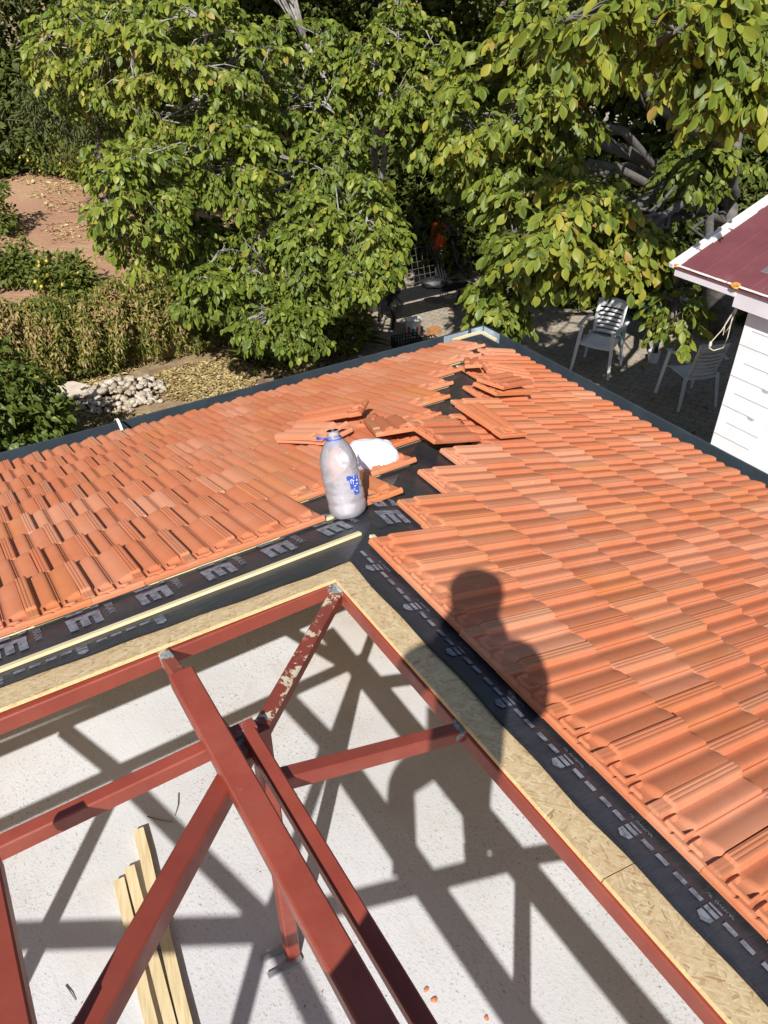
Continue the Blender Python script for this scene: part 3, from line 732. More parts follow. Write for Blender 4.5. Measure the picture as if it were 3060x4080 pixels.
# loose tiles lying about on the slopes
def loose(label, mid, ydir, nrm, tilt=0.0, roll=0.0, group='loose tiles waiting on the slopes', flip=False, cut=None):
    me = TILES[R.randrange(6)]
    y = Vector(ydir).normalized(); z = Vector(nrm).normalized(); x = y.cross(z).normalized(); z = x.cross(y)
    m_ = basis(x, y, z, W(mid)) @ Matrix.Rotation(tilt, 4, 'X') @ Matrix.Rotation(roll, 4, 'Y')
    if flip: m_ = m_ @ Matrix.Rotation(math.pi, 4, 'Y')
    m_ = m_ @ Matrix.Translation((-TW / 2, -TL / 2, 0))
    if cut:
        me = me.copy(); bm = bmesh.new(); bm.from_mesh(me)
        for co, no in cut: 
            g = bm.verts[:] + bm.edges[:] + bm.faces[:]
            bmesh.ops.bisect_plane(bm, geom=g, plane_co=co, plane_no=no, clear_outer=True)
            bmesh.ops.holes_fill(bm, edges=[e for e in bm.edges if e.is_boundary], sides=0)
        bm.to_mesh(me); bm.free()
    o = bpy.data.objects.new('roof_tile', me); C.objects.link(o); o.matrix_world = m_; tag(o, label, 'roof tile', group); return o
def dirL(p0, p1): return PL(*p1) - PL(*p0)
def dirR(p0, p1): return PR(*p1) - PR(*p0)
loose('loose clay tile tipped up at its right end, topmost beyond the bottle neck', PL(1130, 2060, 125), dirL((1267, 1955), (985, 2210)), nL, -.06, -.12)
loose('loose clay tile slid left of the bottle neck, upper one of a pair', PL(815, 1800, 118), dirL((870, 1630), (740, 2080)), nL, -.05, -.14)
loose('loose clay tile half hidden under the one beside the bottle neck', PL(830, 1800, 84), dirL((880, 1600), (720, 2060)), nL, -.02, -.06)
loose('loose clay tile with its ribbed head towards the camera, just above the white bag', PL(1170, 1440, 108), dirL((1075, 1225), (1250, 1680)), nL, -.04, .05)
loose('loose clay tile lying across the hip gap right of the white bag', PR(1395, 1235, 96), dirR((1205, 1205), (1690, 1300)), nR, -.03, .04)
loose('loose clay tile turned endways with both grooves showing, right of the hip gap', PR(1900, 1400, 108), dirR((1915, 1180), (1885, 1640)), nR, .03, -.05)
loose('upper clay tile of the stacked pair lying crosswise near the roof corner', PR(2640, 2120, 150), dirR((2440, 2060), (2840, 2180)), nR, .05, -.12)
loose('lower clay tile of the stacked pair lying crosswise near the roof corner', PR(2610, 2090, 100), dirR((2410, 2060), (2810, 2120)), nR, .02, -.05)
loose('loose clay tile lying upside down nearest the far corner of the roof', PR(3080, 2570, 112), dirR((2940, 2640), (3290, 2500)), nR, .03, .05, flip=True)
loose('broken corner piece of clay tile wedged behind the loose tiles above the bag', PL(1330, 1830, 95), dirL((1300, 1800), (1450, 1950)), nL, .1, .2, 'broken pieces of tile', cut=[((TW * .5, TL * .42, .01), (.35, .9, 0)), ((TW * .35, TL * .3, .01), (-.9, .3, 0)), ((TW * .8, TL * .3, .01), (.9, .1, 0))])

loose('small broken clay tile piece on the right edge of the hip gap', PR(1660, 1545, 70), dirR((1600, 1500), (1700, 1600)), nR, .05, -.1, 'broken pieces of tile', cut=[((TW * .5, TL * .40, .01), (.2, 1, 0)), ((TW * .25, TL * .3, .01), (-1, .2, 0))])
loose('broken clay tile strip lying in the hip gap near the far corner of the roof', PL(2890, 2700, 60), dirL((2800, 2600), (2950, 2800)), nL, .05, .1, 'broken pieces of tile', cut=[((TW * .5, TL * .55, .01), (-.2, 1, 0)), ((TW * .6, TL * .3, .01), (1, .1, 0))])

# ================================================================ THE PHOTOGRAPHER (stands behind the lens; throws the shadow on tiles and slab)
member('rafter', AB(-690, -3400, -1830), AB(-2010, -3400, -1440), 46, 60)
mb = MB(); mb.bar(W(AB(-1222, -1335, -1652)), W(AB(-1222, -4400, -1652)), 114 * S, 40 * S, (0, 0, 1), .002)
tag(mb.build('plank', M['batten_old']), 'wooden plank laid across the rafters under the photographer, seen by its shadow', 'plank')
def skin(name, verts, edges, mat, parent=None, root=0, sub=2):
    """verts: (point in survey units, radius in units)"""
    off = parent.location if parent else Vector((0, 0, 0))
    me = bpy.data.meshes.new(name); me.from_pydata([tuple(W(p) - off) for p, r in verts], edges, [])
    o = bpy.data.objects.new(name, me); C.objects.link(o)
    sk = o.modifiers.new('s', 'SKIN'); sk.use_smooth_shade = True
    ss = o.modifiers.new('u', 'SUBSURF'); ss.levels = sub; ss.render_levels = sub
    for i, (p, r) in enumerate(verts):
        rr = r if hasattr(r, '__len__') else (r, r)
        me.skin_vertices[0].data[i].radius = (rr[0] * S, rr[1] * S)
    me.skin_vertices[0].data[root].use_root = True
    dg = bpy.context.evaluated_depsgraph_get(); m2 = bpy.data.meshes.new_from_object(o.evaluated_get(dg))
    o.modifiers.clear(); o.data = m2; m2.materials.clear(); m2.materials.append(mat)
    m2.polygons.foreach_set('use_smooth', [True] * len(m2.polygons))
    if parent: o.parent = parent
    bpy.data.meshes.remove(me); return o
person = thing('person', 'person holding up a phone, behind the camera, whose shadow falls on the tiles', 'person', W((20, -150, -1700)))
vf = np.array([0, CP, -SP]); vu = np.array([0, SP, CP])
def cp(x, u, f): return np.array([x, 0, 0.]) + vu * u + vf * f       # right, up, forward of the lens (units)
V, E_ = [], []
def node(p, r, par=None):
    V.append((np.array(p, float), r)); 
    if par is not None: E_.append((par, len(V) - 1))
    return len(V) - 1
pel = node((-20, -220, -800), (158, 112))
sp1 = node((-12, -222, -560), (135, 100), pel); ch = node((0, -215, -330), (165, 110), sp1); nb = node((5, -215, -150), 75, ch)
nk = node((-3, -205, -40), 62, nb); jaw = node((-8, -185, 45), (70, 78), nk); hd = node((-10, -205, 140), (88, 104), jaw); top = node((-10, -212, 215), (66, 76), hd)
node((-9, -92, 95), 12, jaw)
def arm(sx, sh, el, wr, palm, fingers, thumb):
    s_ = node(sh, 66, nb); a_ = node((np.array(sh) + el) / 2, 56, s_); e = node(el, 48, a_); f_ = node((np.array(el) * .5 + np.array(wr) * .5), 42, e)
    w = node(wr, 31, f_); p_ = node(palm, (46, 20), w)
    for fg in fingers:
        q = p_
        for k, (pt, r) in enumerate(fg): q = node(pt, r, q)
    q = w
    for pt, r in thumb: q = node(pt, r, q)
def fing(base, mid, tip): return [(base, 11), (mid, 10), (tip, 8.5)]
arm(1, (215, -215, -185), np.array((235, -75, -500.)), cp(105, -190, -70), cp(88, -125, -30),
    [fing(cp(66 - i * 1, -150 + 26 * i, 6 + 4), cp(40 - 2 * i, -146 + 27 * i, 15), cp(8 + 3 * abs(i - 1.5), -143 + 27 * i, 14)) for i in range(4)],
    [(cp(76, -120, -28), 13), (cp(48, -85, -26), 11), (cp(22, -66, -22), 9)])
arm(-1, (-225, -215, -195), np.array((-215, -60, -470.)), cp(-112, -190, -70), cp(-92, -125, -30),
    [fing(cp(-66 + i * 1, -150 + 26 * i, 6 + 4), cp(-42 + 2 * i, -146 + 27 * i, 15), cp(-14 - 3 * abs(i - 1.5), -143 + 27 * i, 14)) for i in range(4)],
    [(cp(-78, -120, -28), 13), (cp(-50, -85, -26), 11), (cp(-24, -66, -22), 9)])
def leg(hip, knee, ank, heel, toe):
    h_ = node(hip, 100, pel); t_ = node((np.array(hip) * .5 + np.array(knee) * .5), 84, h_); k_ = node(knee, 62, t_); c_ = node(np.array(knee) * .62 + np.array(ank) * .38, 60, k_)
    a_ = node(ank, 42, c_); b_ = node(heel, (40, 34), a_); node(toe, (46, 22), b_)
RH, RK, RA = (62, -215, -880), (105, -40, -1290), (140, 95, -1672)
LH, LK, LA = (-108, -215, -880), (-285, -110, -1170), (-205, -90, -1565)
leg(RH, RK, RA, (146, 110, -1702), (185, 240, -1716)); leg(LH, LK, LA, (-205, -80, -1600), (-180, 70, -1612))
skin('body', V, E_, M['skin'], person)
mb = MB(); mb.ball(W((-10, -212, 150)), 116 * S, n=24, k=16, sq=(.94, 1.05, 1.02)); mb.v = [(v[0] + (v[0] - W((-10, 0, 0))[0]) * .16 * max(0, min(1, (v[2] - W((0, 0, 150))[2]) / .06)), v[1], min(v[2], W((0, 0, 238))[2] + .004 * math.sin(40 * v[0]))) for v in mb.v]; mb.build('hair', M['hair'], person, smooth=True)
V, E_ = [], []
p0 = node((-20, -220, -800), (172, 125)); p1 = node((-12, -222, -560), (165, 125), p0); p2 = node((0, -215, -330), (182, 128), p1); p3 = node((5, -215, -175), (110, 95), p2)
for sx, sh, el in ((1, (222, -215, -185), (235, -75, -500)), (-1, (-230, -215, -200), (-215, -60, -470))):
    q = node(np.array(sh) * .9, 74, p3); node(np.array(sh) * .35 + np.array(el) * .65, 66, q)
skin('shirt', V, E_, M['shirt'], person)
V, E_ = [], []
p0 = node((-20, -220, -830), (165, 122))
for hp_, kn, an in ((RH, RK, RA), (LH, LK, LA)):
    q = node(hp_, 112, p0); q = node(np.array(hp_) * .5 + np.array(kn) * .5, 96, q); q = node(kn, 76, q); q = node(np.array(kn) * .5 + np.array(an) * .5, 70, q); node(np.array(an) + np.array((0, 0, 20)), 60, q)
skin('trousers', V, E_, M['trouser'], person)
for heel, toe, an in (((144, 95, -1702), (188, 258, -1714), RA), ((-205, -95, -1602), (-178, 85, -1612), LA)):
    V, E_ = [], []
    q = node(heel, (52, 42)); node(toe, (54, 30), q); node(np.array(an) + np.array((0, 0, -5)), 54, q); skin('shoe', V, E_, M['black_plastic'], person)
for sx in (-1, 1):
    mb = MB(); mb.ball(W((-10 + sx * 34, -103, 138)), 13 * S, n=8, k=6); mb.build('eye', M['white_plastic'], person)
    mb = MB(); mb.ball(W((-10 + sx * 96, -205, 125)), 34 * S, sq=(.3, .7, 1.)); mb.build('ear', M['skin'], person)
ph = thing('phone', 'black phone held upright by the photographer, behind the lens', 'phone', W(cp(12, -78, -7)))
mb = MB(); mb.box(W(cp(12, -78, -12)), Vector((42, 0, 0)) * S, Vector(vu) * 90 * S, Vector(vf) * 5 * S); mb.build('phone_body', M['black_plastic'], ph)

# ================================================================ LOOSE THINGS ON THE SLAB AND ROOF
def lath(label, q0, q1, w, hh):
    p0, p1 = onZ(*q0, SLAB + hh / 2), onZ(*q1, SLAB + hh / 2); d = p1 - p0; p1 = p0 + d * 1.5
    mb = MB(); n = 9; pts = [p0 + (p1 - p0) * i / n for i in range(n + 1)]
    x = np.cross(d, ZV); x /= np.linalg.norm(x); vs = []
    for i, p in enumerate(pts):
        j = R.uniform(-2.0, 2.0)
        for sx, sz in ((-1, -1), (1, -1), (1, 1), (-1, 1)): vs.append(W(p + x * (sx * w / 2 + j) + ZV * (sz * hh / 2)))
    fs = [(i * 4 + k, i * 4 + (k + 1) % 4, i * 4 + 4 + (k + 1) % 4, i * 4 + 4 + k) for i in range(n) for k in range(4)] + [(3, 2, 1, 0), (n * 4, n * 4 + 1, n * 4 + 2, n * 4 + 3)]
    mb.add(vs, fs); o = mb.build('timber_lath', M['batten_old']); tag(o, label, 'timber lath', 'timber laths lying on the slab')
lath('longest pale timber lath on the concrete slab, reaching farthest from the camera', (553, 3312), (742, 4080), 48, 40)
lath('pale timber lath with a bark edge lying between two others on the concrete slab', (517, 3462), (678, 4080), 44, 40)
lath('shortest pale timber lath on the concrete slab, outermost towards the left', (478, 3510), (603, 4080), 46, 38)
def chip(name, label, q, size, mat, cat, grp):
    p = onZ(*q, SLAB + size * .25); mb = MB(); mb.ball(W(p), size * S, n=9, k=6, sq=(1, .7, .4), jit=.25, rot=Matrix.Rotation(R.uniform(0, 3), 3, 'Z'))
    tag(mb.build(name, mat), label, cat, grp)
chip('tile_chip', 'curled orange tile chip on the slab, farthest of the three beside the red tube', (1698, 3945), 13, M['clay'], 'tile chip', 'tile chips on the slab')
chip('tile_chip', 'orange tile chip on the slab, middle one of three beside the red tube', (1730, 3984), 13, M['clay'], 'tile chip', 'tile chips on the slab')
chip('tile_chip', 'round orange tile chip on the slab at the edge of the leg shadow', (1938, 4056), 12, M['clay'], 'tile chip', 'tile chips on the slab')
for q0, q1, lab in (((712, 3160), (697, 3250), 'dark curved twig on the slab above the timber laths'), ((586, 3253), (690, 3275), 'pair of dry pine needles on the slab above the timber laths'), ((80, 3900), (118, 3975), 'thin brown stem on the slab left of the timber laths'), ((262, 3925), (302, 3985), 'short dark twig on the slab between the stem and the laths')):
    p0, p1 = onZ(*q0, SLAB + 5), onZ(*q1, SLAB + 4); mid = (p0 + p1) / 2 + np.array([R.uniform(-9, 9), R.uniform(-9, 9), 4])
    mb = MB(); mb.sweep([W(p0), W(mid), W(p1)], [.0025, .002, .0012], 5); tag(mb.build('twig', M['bark_dark']), lab, 'twig', 'twigs on the slab')

# water bottle, standing square to the slope where one tile is missing
bp = onP(1390, 2048, nL, 10)
zb = Vector(nL); xb = Vector((1, 0, 0)); xb = (xb - zb * xb.dot(zb)).normalized(); yb = zb.cross(xb)
bottle = thing('water_bottle', 'clear plastic water bottle with blue string round its open neck, a third full', 'water bottle')
bottle.matrix_world = basis(xb, yb, zb, W(bp))
PROF = [(0, .012), (.03, .010), (.05, .001), (.062, .0), (.073, .008), (.0795, .028), (.0795, .06), (.0775, .066), (.0795, .073), (.0795, .108), (.0772, .114), (.0795, .121), (.0795, .140), (.0772, .146), (.0795, .153), (.0795, .186), (.076, .196), (.079, .206), (.0785, .23), (.074, .255), (.066, .278), (.054, .302), (.040, .322), (.029, .333), (.0245, .338), (.0245, .343), (.029, .345), (.029, .348), (.0245, .350), (.0245, .366), (.0235, .366)]
mb = MB(); mb.lathe(PROF, 40, wob=lambda t, z: 1 + .02 * math.cos(6 * t) * max(0, 1 - z / .05) + .012 * math.sin(3 * t + 20 * z)); mb.build('bottle_shell', M['pet'], bottle, smooth=True, local=True)
me = bpy.data.meshes.new('water'); bm = bmesh.new()
mb = MB(); mb.lathe([(max(0, r - .0022), z + .002) for r, z in PROF[:16]] + [(0, .188)], 40); mb.v = mb.v
me.from_pydata(mb.v, [], mb.f); bm.from_mesh(me); bmesh.ops.remove_doubles(bm, verts=bm.verts, dist=1e-5)
up_l = bottle.matrix_world.to_3x3().transposed() @ Vector((0, 0, 1))
bmesh.ops.bisect_plane(bm, geom=bm.verts[:] + bm.edges[:] + bm.faces[:], plane_co=(0, 0, .105), plane_no=up_l, clear_outer=True)
bmesh.ops.holes_fill(bm, edges=[e for e in bm.edges if e.is_boundary], sides=0); bmesh.ops.recalc_face_normals(bm, faces=bm.faces); bm.to_mesh(me); bm.free()
me.materials.append(M['water']); me.polygons.foreach_set('use_smooth', [True] * len(me.polygons)); me.set_sharp_from_angle(angle=.9)
o = bpy.data.objects.new('water', me); C.objects.link(o); o.parent = bottle
mb = MB()
for k in range(4):
    z0 = .333 - .005 * k; rr = .031 + .001 * k
    mb.sweep([(rr * math.cos(t), rr * math.sin(t), z0 + .003 * math.sin(2 * t + k)) for t in [i * 2 * math.pi / 20 for i in range(21)]], .0026, 6)
for k in range(3): mb.sweep([(-.028, -.012, .338), (-.045, -.02, .343 + .002 * k), (-.068, -.012 + .006 * k, .342 + .003 * k)], .0028, 6)
mb.build('neck_string', M['blue_plastic'], bottle, smooth=True, local=True)
def patch(mb, pts, m, r=.0803):
    mb.add([(r * math.cos(t), r * math.sin(t), z) for t, z in pts], [tuple(range(len(pts)))], m)
mb = MB(); c = math.radians(-52)
for z0, z1, t0, t1 in ((.128, .182, -.20, .42), (.100, .130, -.05, .30), (.168, .186, -.32, -.1)):
    for i in range(6):
        u0, u1 = t0 + (t1 - t0) * i / 6, t0 + (t1 - t0) * (i + 1) / 6
        patch(mb, [(c + u0, z0), (c + u1, z0), (c + u1, z1), (c + u0, z1)], 0)
for u, z, du, dz in ((-.14, .165, .12, .004), (-.14, .152, .03, .014), (-.02, .160, .1, .004), (-.02, .146, .03, .014), (.06, .170, .03, .012), (.02, .135, .12, .004), (.08, .112, .1, .004), (.0, .118, .03, .012), (.16, .142, .14, .004), (.2, .155, .1, .006)):
    patch(mb, [(c + u, z), (c + u + du, z), (c + u + du, z + dz), (c + u, z + dz)], 1, .0812)
mb.build('label', [M['blue_plastic'], M['white_plastic']], bottle, local=True, fix=False)

# white plastic bag
bgp = onP(1474, 1830, nL, 62)
mb = MB(); n, k = 56, 40; vs = []
ax = Vector(A) * .8 + Vector(B) * -.25; ax.normalize(); az_ = Vector(nL); ay = az_.cross(ax).normalized()
for i in range(k + 1):
    ph_ = math.pi * i / k
    for j in range(n):
        t = 2 * math.pi * j / n
        d = Vector((math.sin(ph_) * math.cos(t), math.sin(ph_) * math.sin(t), math.cos(ph_)))
        e = Vector([math.copysign(abs(q) ** .78, q) for q in d])
        f1 = abs(noise.noise(d * 2.1 + Vector((3, 1, 7)))); f2 = abs(noise.noise(d * 4.6 + Vector((9, 2, 1)))); f3 = noise.noise(d * 1.3)
        rr = 1 + .12 * f3 + .06 * f1 + .035 * f2
        q = Vector((e.x * 172, e.y * 118, e.z * 112)) * rr
        if q.x < -70: q.z *= 1 - .35 * min(1, (-q.x - 70) / 110); 
        if q.z < -42: q.z = -42
        vs.append(W(bgp) + (ax * q.x + ay * q.y + az_ * q.z) * S)
mb.add(vs, [(i * n + j, (i + 1) * n + j, (i + 1) * n + (j + 1) % n, i * n + (j + 1) % n) for i in range(k) for j in range(n)])
o = mb.build('plastic_bag', M['bag'], smooth=True); tag(o, 'crumpled white plastic bag lying on the tiles behind the water bottle', 'plastic bag')

# ================================================================ OUTBUILDING ON THE RIGHT
OF = .7814
def OBP(a, b, z): return AB((a + 1099) * OF - 1099, (b + 2067) * OF - 2067, GR if z == GR else z * OF)
ob = thing('outbuilding', 'white painted block outbuilding with a faded maroon sheet roof and white edge trim', 'outbuilding', W(OBP(7200, 3006, GR)))
mb = MB()
WB = 3006
mb.prism([W(OBP(7200, WB, GR)), W(OBP(12500, WB, GR)), W(OBP(12500, -8000, GR)), W(OBP(7200, -8000, GR))], (0, 0, (-3150 * OF - GR) * S), 0)
for i, z in enumerate([-3592 - 203.5 * q for q in range(9)]):
    b = WB + 2; 
    first = 520 if i % 2 == 1 else 0
    while b > -3000:
        L = R.uniform(380, 620); g0 = b - (0 if (i % 2 and b > WB - 10) else R.uniform(120, 260)); g1 = g0 - L
        mb.prism([W(OBP(7197, g0, z - 5)), W(OBP(7197, g1, z - 5)), W(OBP(7197, g1, z + 5)), W(OBP(7197, g0, z + 5))], Vector(A) * 5 * S, 1)
        if R.random() < .5: mb.prism([W(OBP(7196, g1 + 60, z + 4)), W(OBP(7196, g1 - 60, z + 2)), W(OBP(7196, g1 - 30, z - 36)), W(OBP(7196, g1 + 25, z - 36))], Vector(A) * 6 * S, 1)
        b = g1 - 300
mb.build('wall', [M['plaster'], M['plaster_dark']], ob)
EZ, RB = -3082, 4022
def rz(a): return EZ + .35 * (a - 7000)
mb = MB()
mb.prism([W(OBP(7000, RB, rz(7000))), W(OBP(7000, -8000, rz(7000))), W(OBP(12600, -8000, rz(12600))), W(OBP(12600, RB, rz(12600)))], (0, 0, -.03))
for b in range(-7600, 3900, 330):
    mb.prism([W(OBP(7006, b - 8, rz(7006))), W(OBP(7006, b + 8, rz(7006))), W(OBP(7006, b + 4, rz(7006) + 9)), W(OBP(7006, b - 4, rz(7006) + 9))], W(OBP(12590, 0, rz(12590))) - W(OBP(7006, 0, rz(7006))))
rf = mb.build('roof', M['maroon'], ob)
mb = MB(); mb.bar(W(OBP(6950, RB + 8, rz(6950) + 14)), W(OBP(12620, RB + 8, rz(12620) + 14)), 44 * S, 46 * S); mb.build('rake_trim', M['trim'], ob)
mb = MB()
bq = RB
while bq > 300:                                              # torn pale tape along the eave
    L = R.uniform(60, 200); mb.bar(W(OBP(7000 + R.uniform(-3, 3), bq, rz(7000) + 4)), W(OBP(7000 + R.uniform(-3, 3), bq - L, rz(7000) + 4)), R.uniform(14, 26) * S, 10 * S); bq -= L + R.uniform(0, 20)
bq = 7000
while bq < 9800:
    L = R.uniform(90, 300); mb.bar(W(OBP(bq, RB - 45, rz(bq) + 6)), W(OBP(bq + L, RB - 45, rz(bq + L) + 6)), R.uniform(30, 62) * S, 10 * S); bq += L + R.uniform(0, 40)
mb.build('edge_tape', M['trim'], ob)
mb = MB(); mb.prism([W(OBP(7012, RB - 20, EZ - 130)), W(OBP(7012, WB + 120, EZ - 130)), W(OBP(7012, WB + 120, EZ - 32)), W(OBP(7012, RB - 20, EZ - 32))], Vector(A) * 30 * S); mb.build('fascia', M['fascia'], ob)
mb = MB(); mb.prism([W(OBP(7030, WB + 118, EZ - 250)), W(OBP(7030, -8000, EZ - 250)), W(OBP(7030, -8000, EZ - 34)), W(OBP(7030, WB + 118, EZ - 34))], Vector(A) * 120 * S); mb.build('fascia', M['fascia'], ob)
mb = MB(); mb.ball(W(OBP(7000, WB + 120, EZ)), 36 * S, jit=.35, sq=(1, 1.2, .7)); mb.build('foam_blob', M['rust'], ob); mb = MB(); mb.ball(W(OBP(7010, RB - 40, EZ + 2)), 26 * S, jit=.35, sq=(1.6, 1.2, .6)); mb.build('foam_blob', M['rust'], ob)
mb = MB(); s0 = OBP(7330, WB + 70, rz(7330) + 5)
for i in range(6):
    for j in range(5): mb.quad(*[W(OBP(7330 + (i + da) * 34, WB - 20 + (j + db) * 20, rz(7330 + (i + da) * 34) + 4)) for da, db in ((0, 0), (.8, 0), (.8, .8), (0, .8))])
mb.build('vent_strip', M['grey_metal'], rf)
# cord hanging at the corner
cc = OBP(7130, WB + 170, -3330)
mb = MB()
def cord(pts, r=7): mb.sweep([W(cc + np.array(p) * OF) for p in pts], r * S * OF, 6)
cord([(60, 0, 0), (20, 0, -120), (-60, -10, -330), (-150, -10, -480), (-160, 0, -560)]); cord([(-160, 0, -560), (-90, 0, -600), (20, 0, -560), (40, 0, -420), (30, 0, -200), (62, 0, 0)])
cord([(50, 0, -20), (-30, 10, -260), (-20, 10, -400), (30, 10, -300), (50, 0, -60)])
mb.ball(W(cc + OF * np.array((-150, 0, -520))), 20 * S, sq=(.8, .8, 1.8)); mb.ball(W(cc + OF * np.array((45, 0, -90))), 19 * S, sq=(.8, .8, 1.9))
tag(mb.build('power_cord', M['cord'], smooth=True), 'cream power cord with plugs hanging in loops under the outbuilding eave', 'power cord')

# ================================================================ PATIO THINGS
def make_chair(label):
    t = thing('garden_chair', label, 'garden chair', (0, 0, 0), 'white plastic garden chairs')
    def shell(name, grid, thick, m=M['white_plastic']):
        nr, nc = len(grid), len(grid[0]); mb = MB(); vs = [Vector(p) for r in grid for p in r]
        fs = [(i * nc + j, i * nc + j + 1, (i + 1) * nc + j + 1, (i + 1) * nc + j) for i in range(nr - 1) for j in range(nc - 1)]
        mb.add(vs, fs); o = mb.build(name, m, t, smooth=True, local=True, sharp=50)
        bm = bmesh.new(); bm.from_mesh(o.data); bmesh.ops.solidify(bm, geom=bm.faces[:], thickness=thick); bmesh.ops.recalc_face_normals(bm, faces=bm.faces); bm.to_mesh(o.data); bm.free(); return o
    # seat: dished, front lip curling down
    g = []
    for i in range(9):
        v = i / 8; y = -.235 + .46 * v; row = []
        for j in range(9):
            u = j / 4 - 1; w = .245 - .03 * v
            z = .425 + .016 * u * u - .02 * math.sin(math.pi * v) * (1 - u * u) + (-.035 if i == 0 else 0) - .012 * v
            row.append((u * w, y, z))
        g.append(row)
    shell('seat', g, .012)
    # backrest: frame and slats with open slots between
    def bk(u, s_):      # s_: 0 bottom .. 1 top
        w = .20 + .015 * s_; z = .45 + .45 * s_ + (.025 * (1 - u * u) if s_ > .95 else 0); y = .225 + .115 * s_ ** 1.1 + .045 * (1 - u * u) - .03
        return (u * w, y, z)
    spans = [(0.0, .10)] + [(.145 + .125 * k, .225 + .125 * k) for k in range(5)] + [(.77, 1.0)]
    us = [i / 5 - 1 for i in range(11)]
    for s0, s1 in spans: shell('back_slat', [[bk(u, s0 + (s1 - s0) * q / 2) for u in us] for q in range(3)], .011)
    for sx in (-1, 1): shell('back_frame', [[bk(sx * u, q / 8) for u in (.80, .9, 1.0)] for q in range(9)], .016)
    for sx in (-1, 1):
        g = []
        for q in range(9):
            v = q / 8; g.append([(sx * (.262 + .012 * math.sin(3 * v)) + k * .026 * sx, -.26 + .52 * v, .655 + .018 * math.sin(math.pi * v) - .004 * k * k + (.02 * v)) for k in (-1, 0, 1)])
        shell('armrest', g, .014)
        for fy, y0, y1, zt in ((-1, -.235, -.285, .65), (1, .20, .275, .46)):
            mb = MB(); rows_ = []
            for q in range(5):
                v = q / 4; z = zt * (1 - v); x = sx * (.235 + .045 * v); y = y0 + (y1 - y0) * v; w = .040 - .012 * v
                rows_.append([(x - sx * .008, y - fy * w, z), (x + sx * .012, y + fy * .012, z), (x - sx * w, y + fy * .008, z)])
            mb.add([p for r_ in rows_ for p in r_], [(i * 3 + k, i * 3 + (k + 1) % 3, i * 3 + 3 + (k + 1) % 3, i * 3 + 3 + k) for i in range(4) for k in range(3)] + [(0, 1, 2), (14, 13, 12)])
            mb.build('leg', M['white_plastic'], t, local=True)
    return t
ch1 = make_chair('white slatted plastic armchair in sun and leaf shade, facing the tiled roof')
ch1.location = W((3490, 11676, GR)); ch1.rotation_euler = (0, 0, math.radians(-32))
ch2 = copy_tree(ch1); ch2['label'] = 'white plastic armchair in the shade beside the outbuilding wall, its back to the camera'
ch2.location = W((4605, 10562, GR)); ch2.rotation_euler = (0, 0, math.radians(194))

def bucket(name, label, q, r, hgt, mat, prints=False, cat='bucket'):
    p = W(onZ(*q, GR)); t = thing(name, label, cat, p); mb = MB()
    mb.lathe([(0, .004), (r * .84, 0), (r * .86, .004), (r, hgt), (r * 1.05, hgt), (r * 1.05, hgt + .012), (r * .95, hgt + .012), (r * .93, hgt - .01), (r * .8, .012), (0, .012)], 28)
    mb.build('pail', mat, t, smooth=True, sharp=40, local=True)
    if prints:
        mb = MB(); c = math.radians(-92)
        def pt(u, z): rr = r * (.86 + .14 * z / hgt) + .0015; return (rr * math.cos(c + u), rr * math.sin(c + u), z)
        for u0, u1, z0, z1, m in ((-.75, -.35, .06, .17, 0), (-.18, .25, .03, .15, 1), (.42, .8, .06, .17, 0)):
            for i in range(4): a0 = u0 + (u1 - u0) * i / 4; a1 = u0 + (u1 - u0) * (i + 1) / 4; mb.add([pt(a0, z0), pt(a1, z0), pt(a1, z1), pt(a0, z1)], [(0, 1, 2, 3)], m)
        mb.build('label', [M['redprint'], M['teal']], t, local=True, fix=False)
    mb = MB(); mb.sweep([(r * 1.06 * math.cos(a_), r * 1.06 * math.sin(a_) - .03, hgt - .02 - .05 * math.sin(a_)) for a_ in [math.pi * i / 12 for i in range(13)]], .003, 5); mb.build('handle', M['grey_metal'], t, local=True)
bucket('bucket', 'white paint bucket with red and teal print, standing on the paving by the crates', (1645, 1335), .125, .25, M['white_plastic'], True)
bucket('bucket', 'small plain white bucket in the shade under the drooping leaves', (2600, 1440), .085, .15, M['white_plastic'])
def crate(label, q, ang, w=.20, d=.14, hgt=.16):
    t = thing('plastic_crate', label, 'crate', W(onZ(*q, GR)), 'black plastic crates', ang); mb = MB()
    mb.box((0, 0, .008), (w, 0, 0), (0, d, 0), (0, 0, .006))
    mb.build('base', M['black_plastic'], t, local=True)
    for sx, sy, l in ((0, -1, w), (0, 1, w), (-1, 0, d), (1, 0, d)):
        mb = MB(); c = Vector((sx * w, sy * d, 0)); al = Vector((1, 0, 0)) if sy else Vector((0, 1, 0)); ou = Vector((sx, sy, 0))
        for z in (.02, .06, .11, hgt): mb.bar(c - al * l + Vector((0, 0, z)), c + al * l + Vector((0, 0, z)), .009, .014)
        n_ = int(l / .022)
        for i in range(-n_, n_ + 1):
            x = i * l / n_; mb.bar(c + al * x + Vector((0, 0, .012)), c + al * (x + (.018 if i % 2 else -.018)) + Vector((0, 0, hgt)), .007, .007, ou)
        mb.build('side', M['black_plastic'], t, local=True)
crate('black lattice plastic crate nearest the roof corner', (1700, 1398), .5)
crate('black plastic crate half hidden by leaves, beneath the painted bucket', (1620, 1385), .35)
mb = MB(); pb = onZ(1728, 1330, GR); mb.box(W(pb + np.array([0, 0, 60])), Vector(A) * .10, Vector(B) * .055, Vector((0, 0, .05))); bmo = mb.build('clay_brick', M['brick']); tag(bmo, 'single orange clay brick on the paving beside the crate', 'brick')

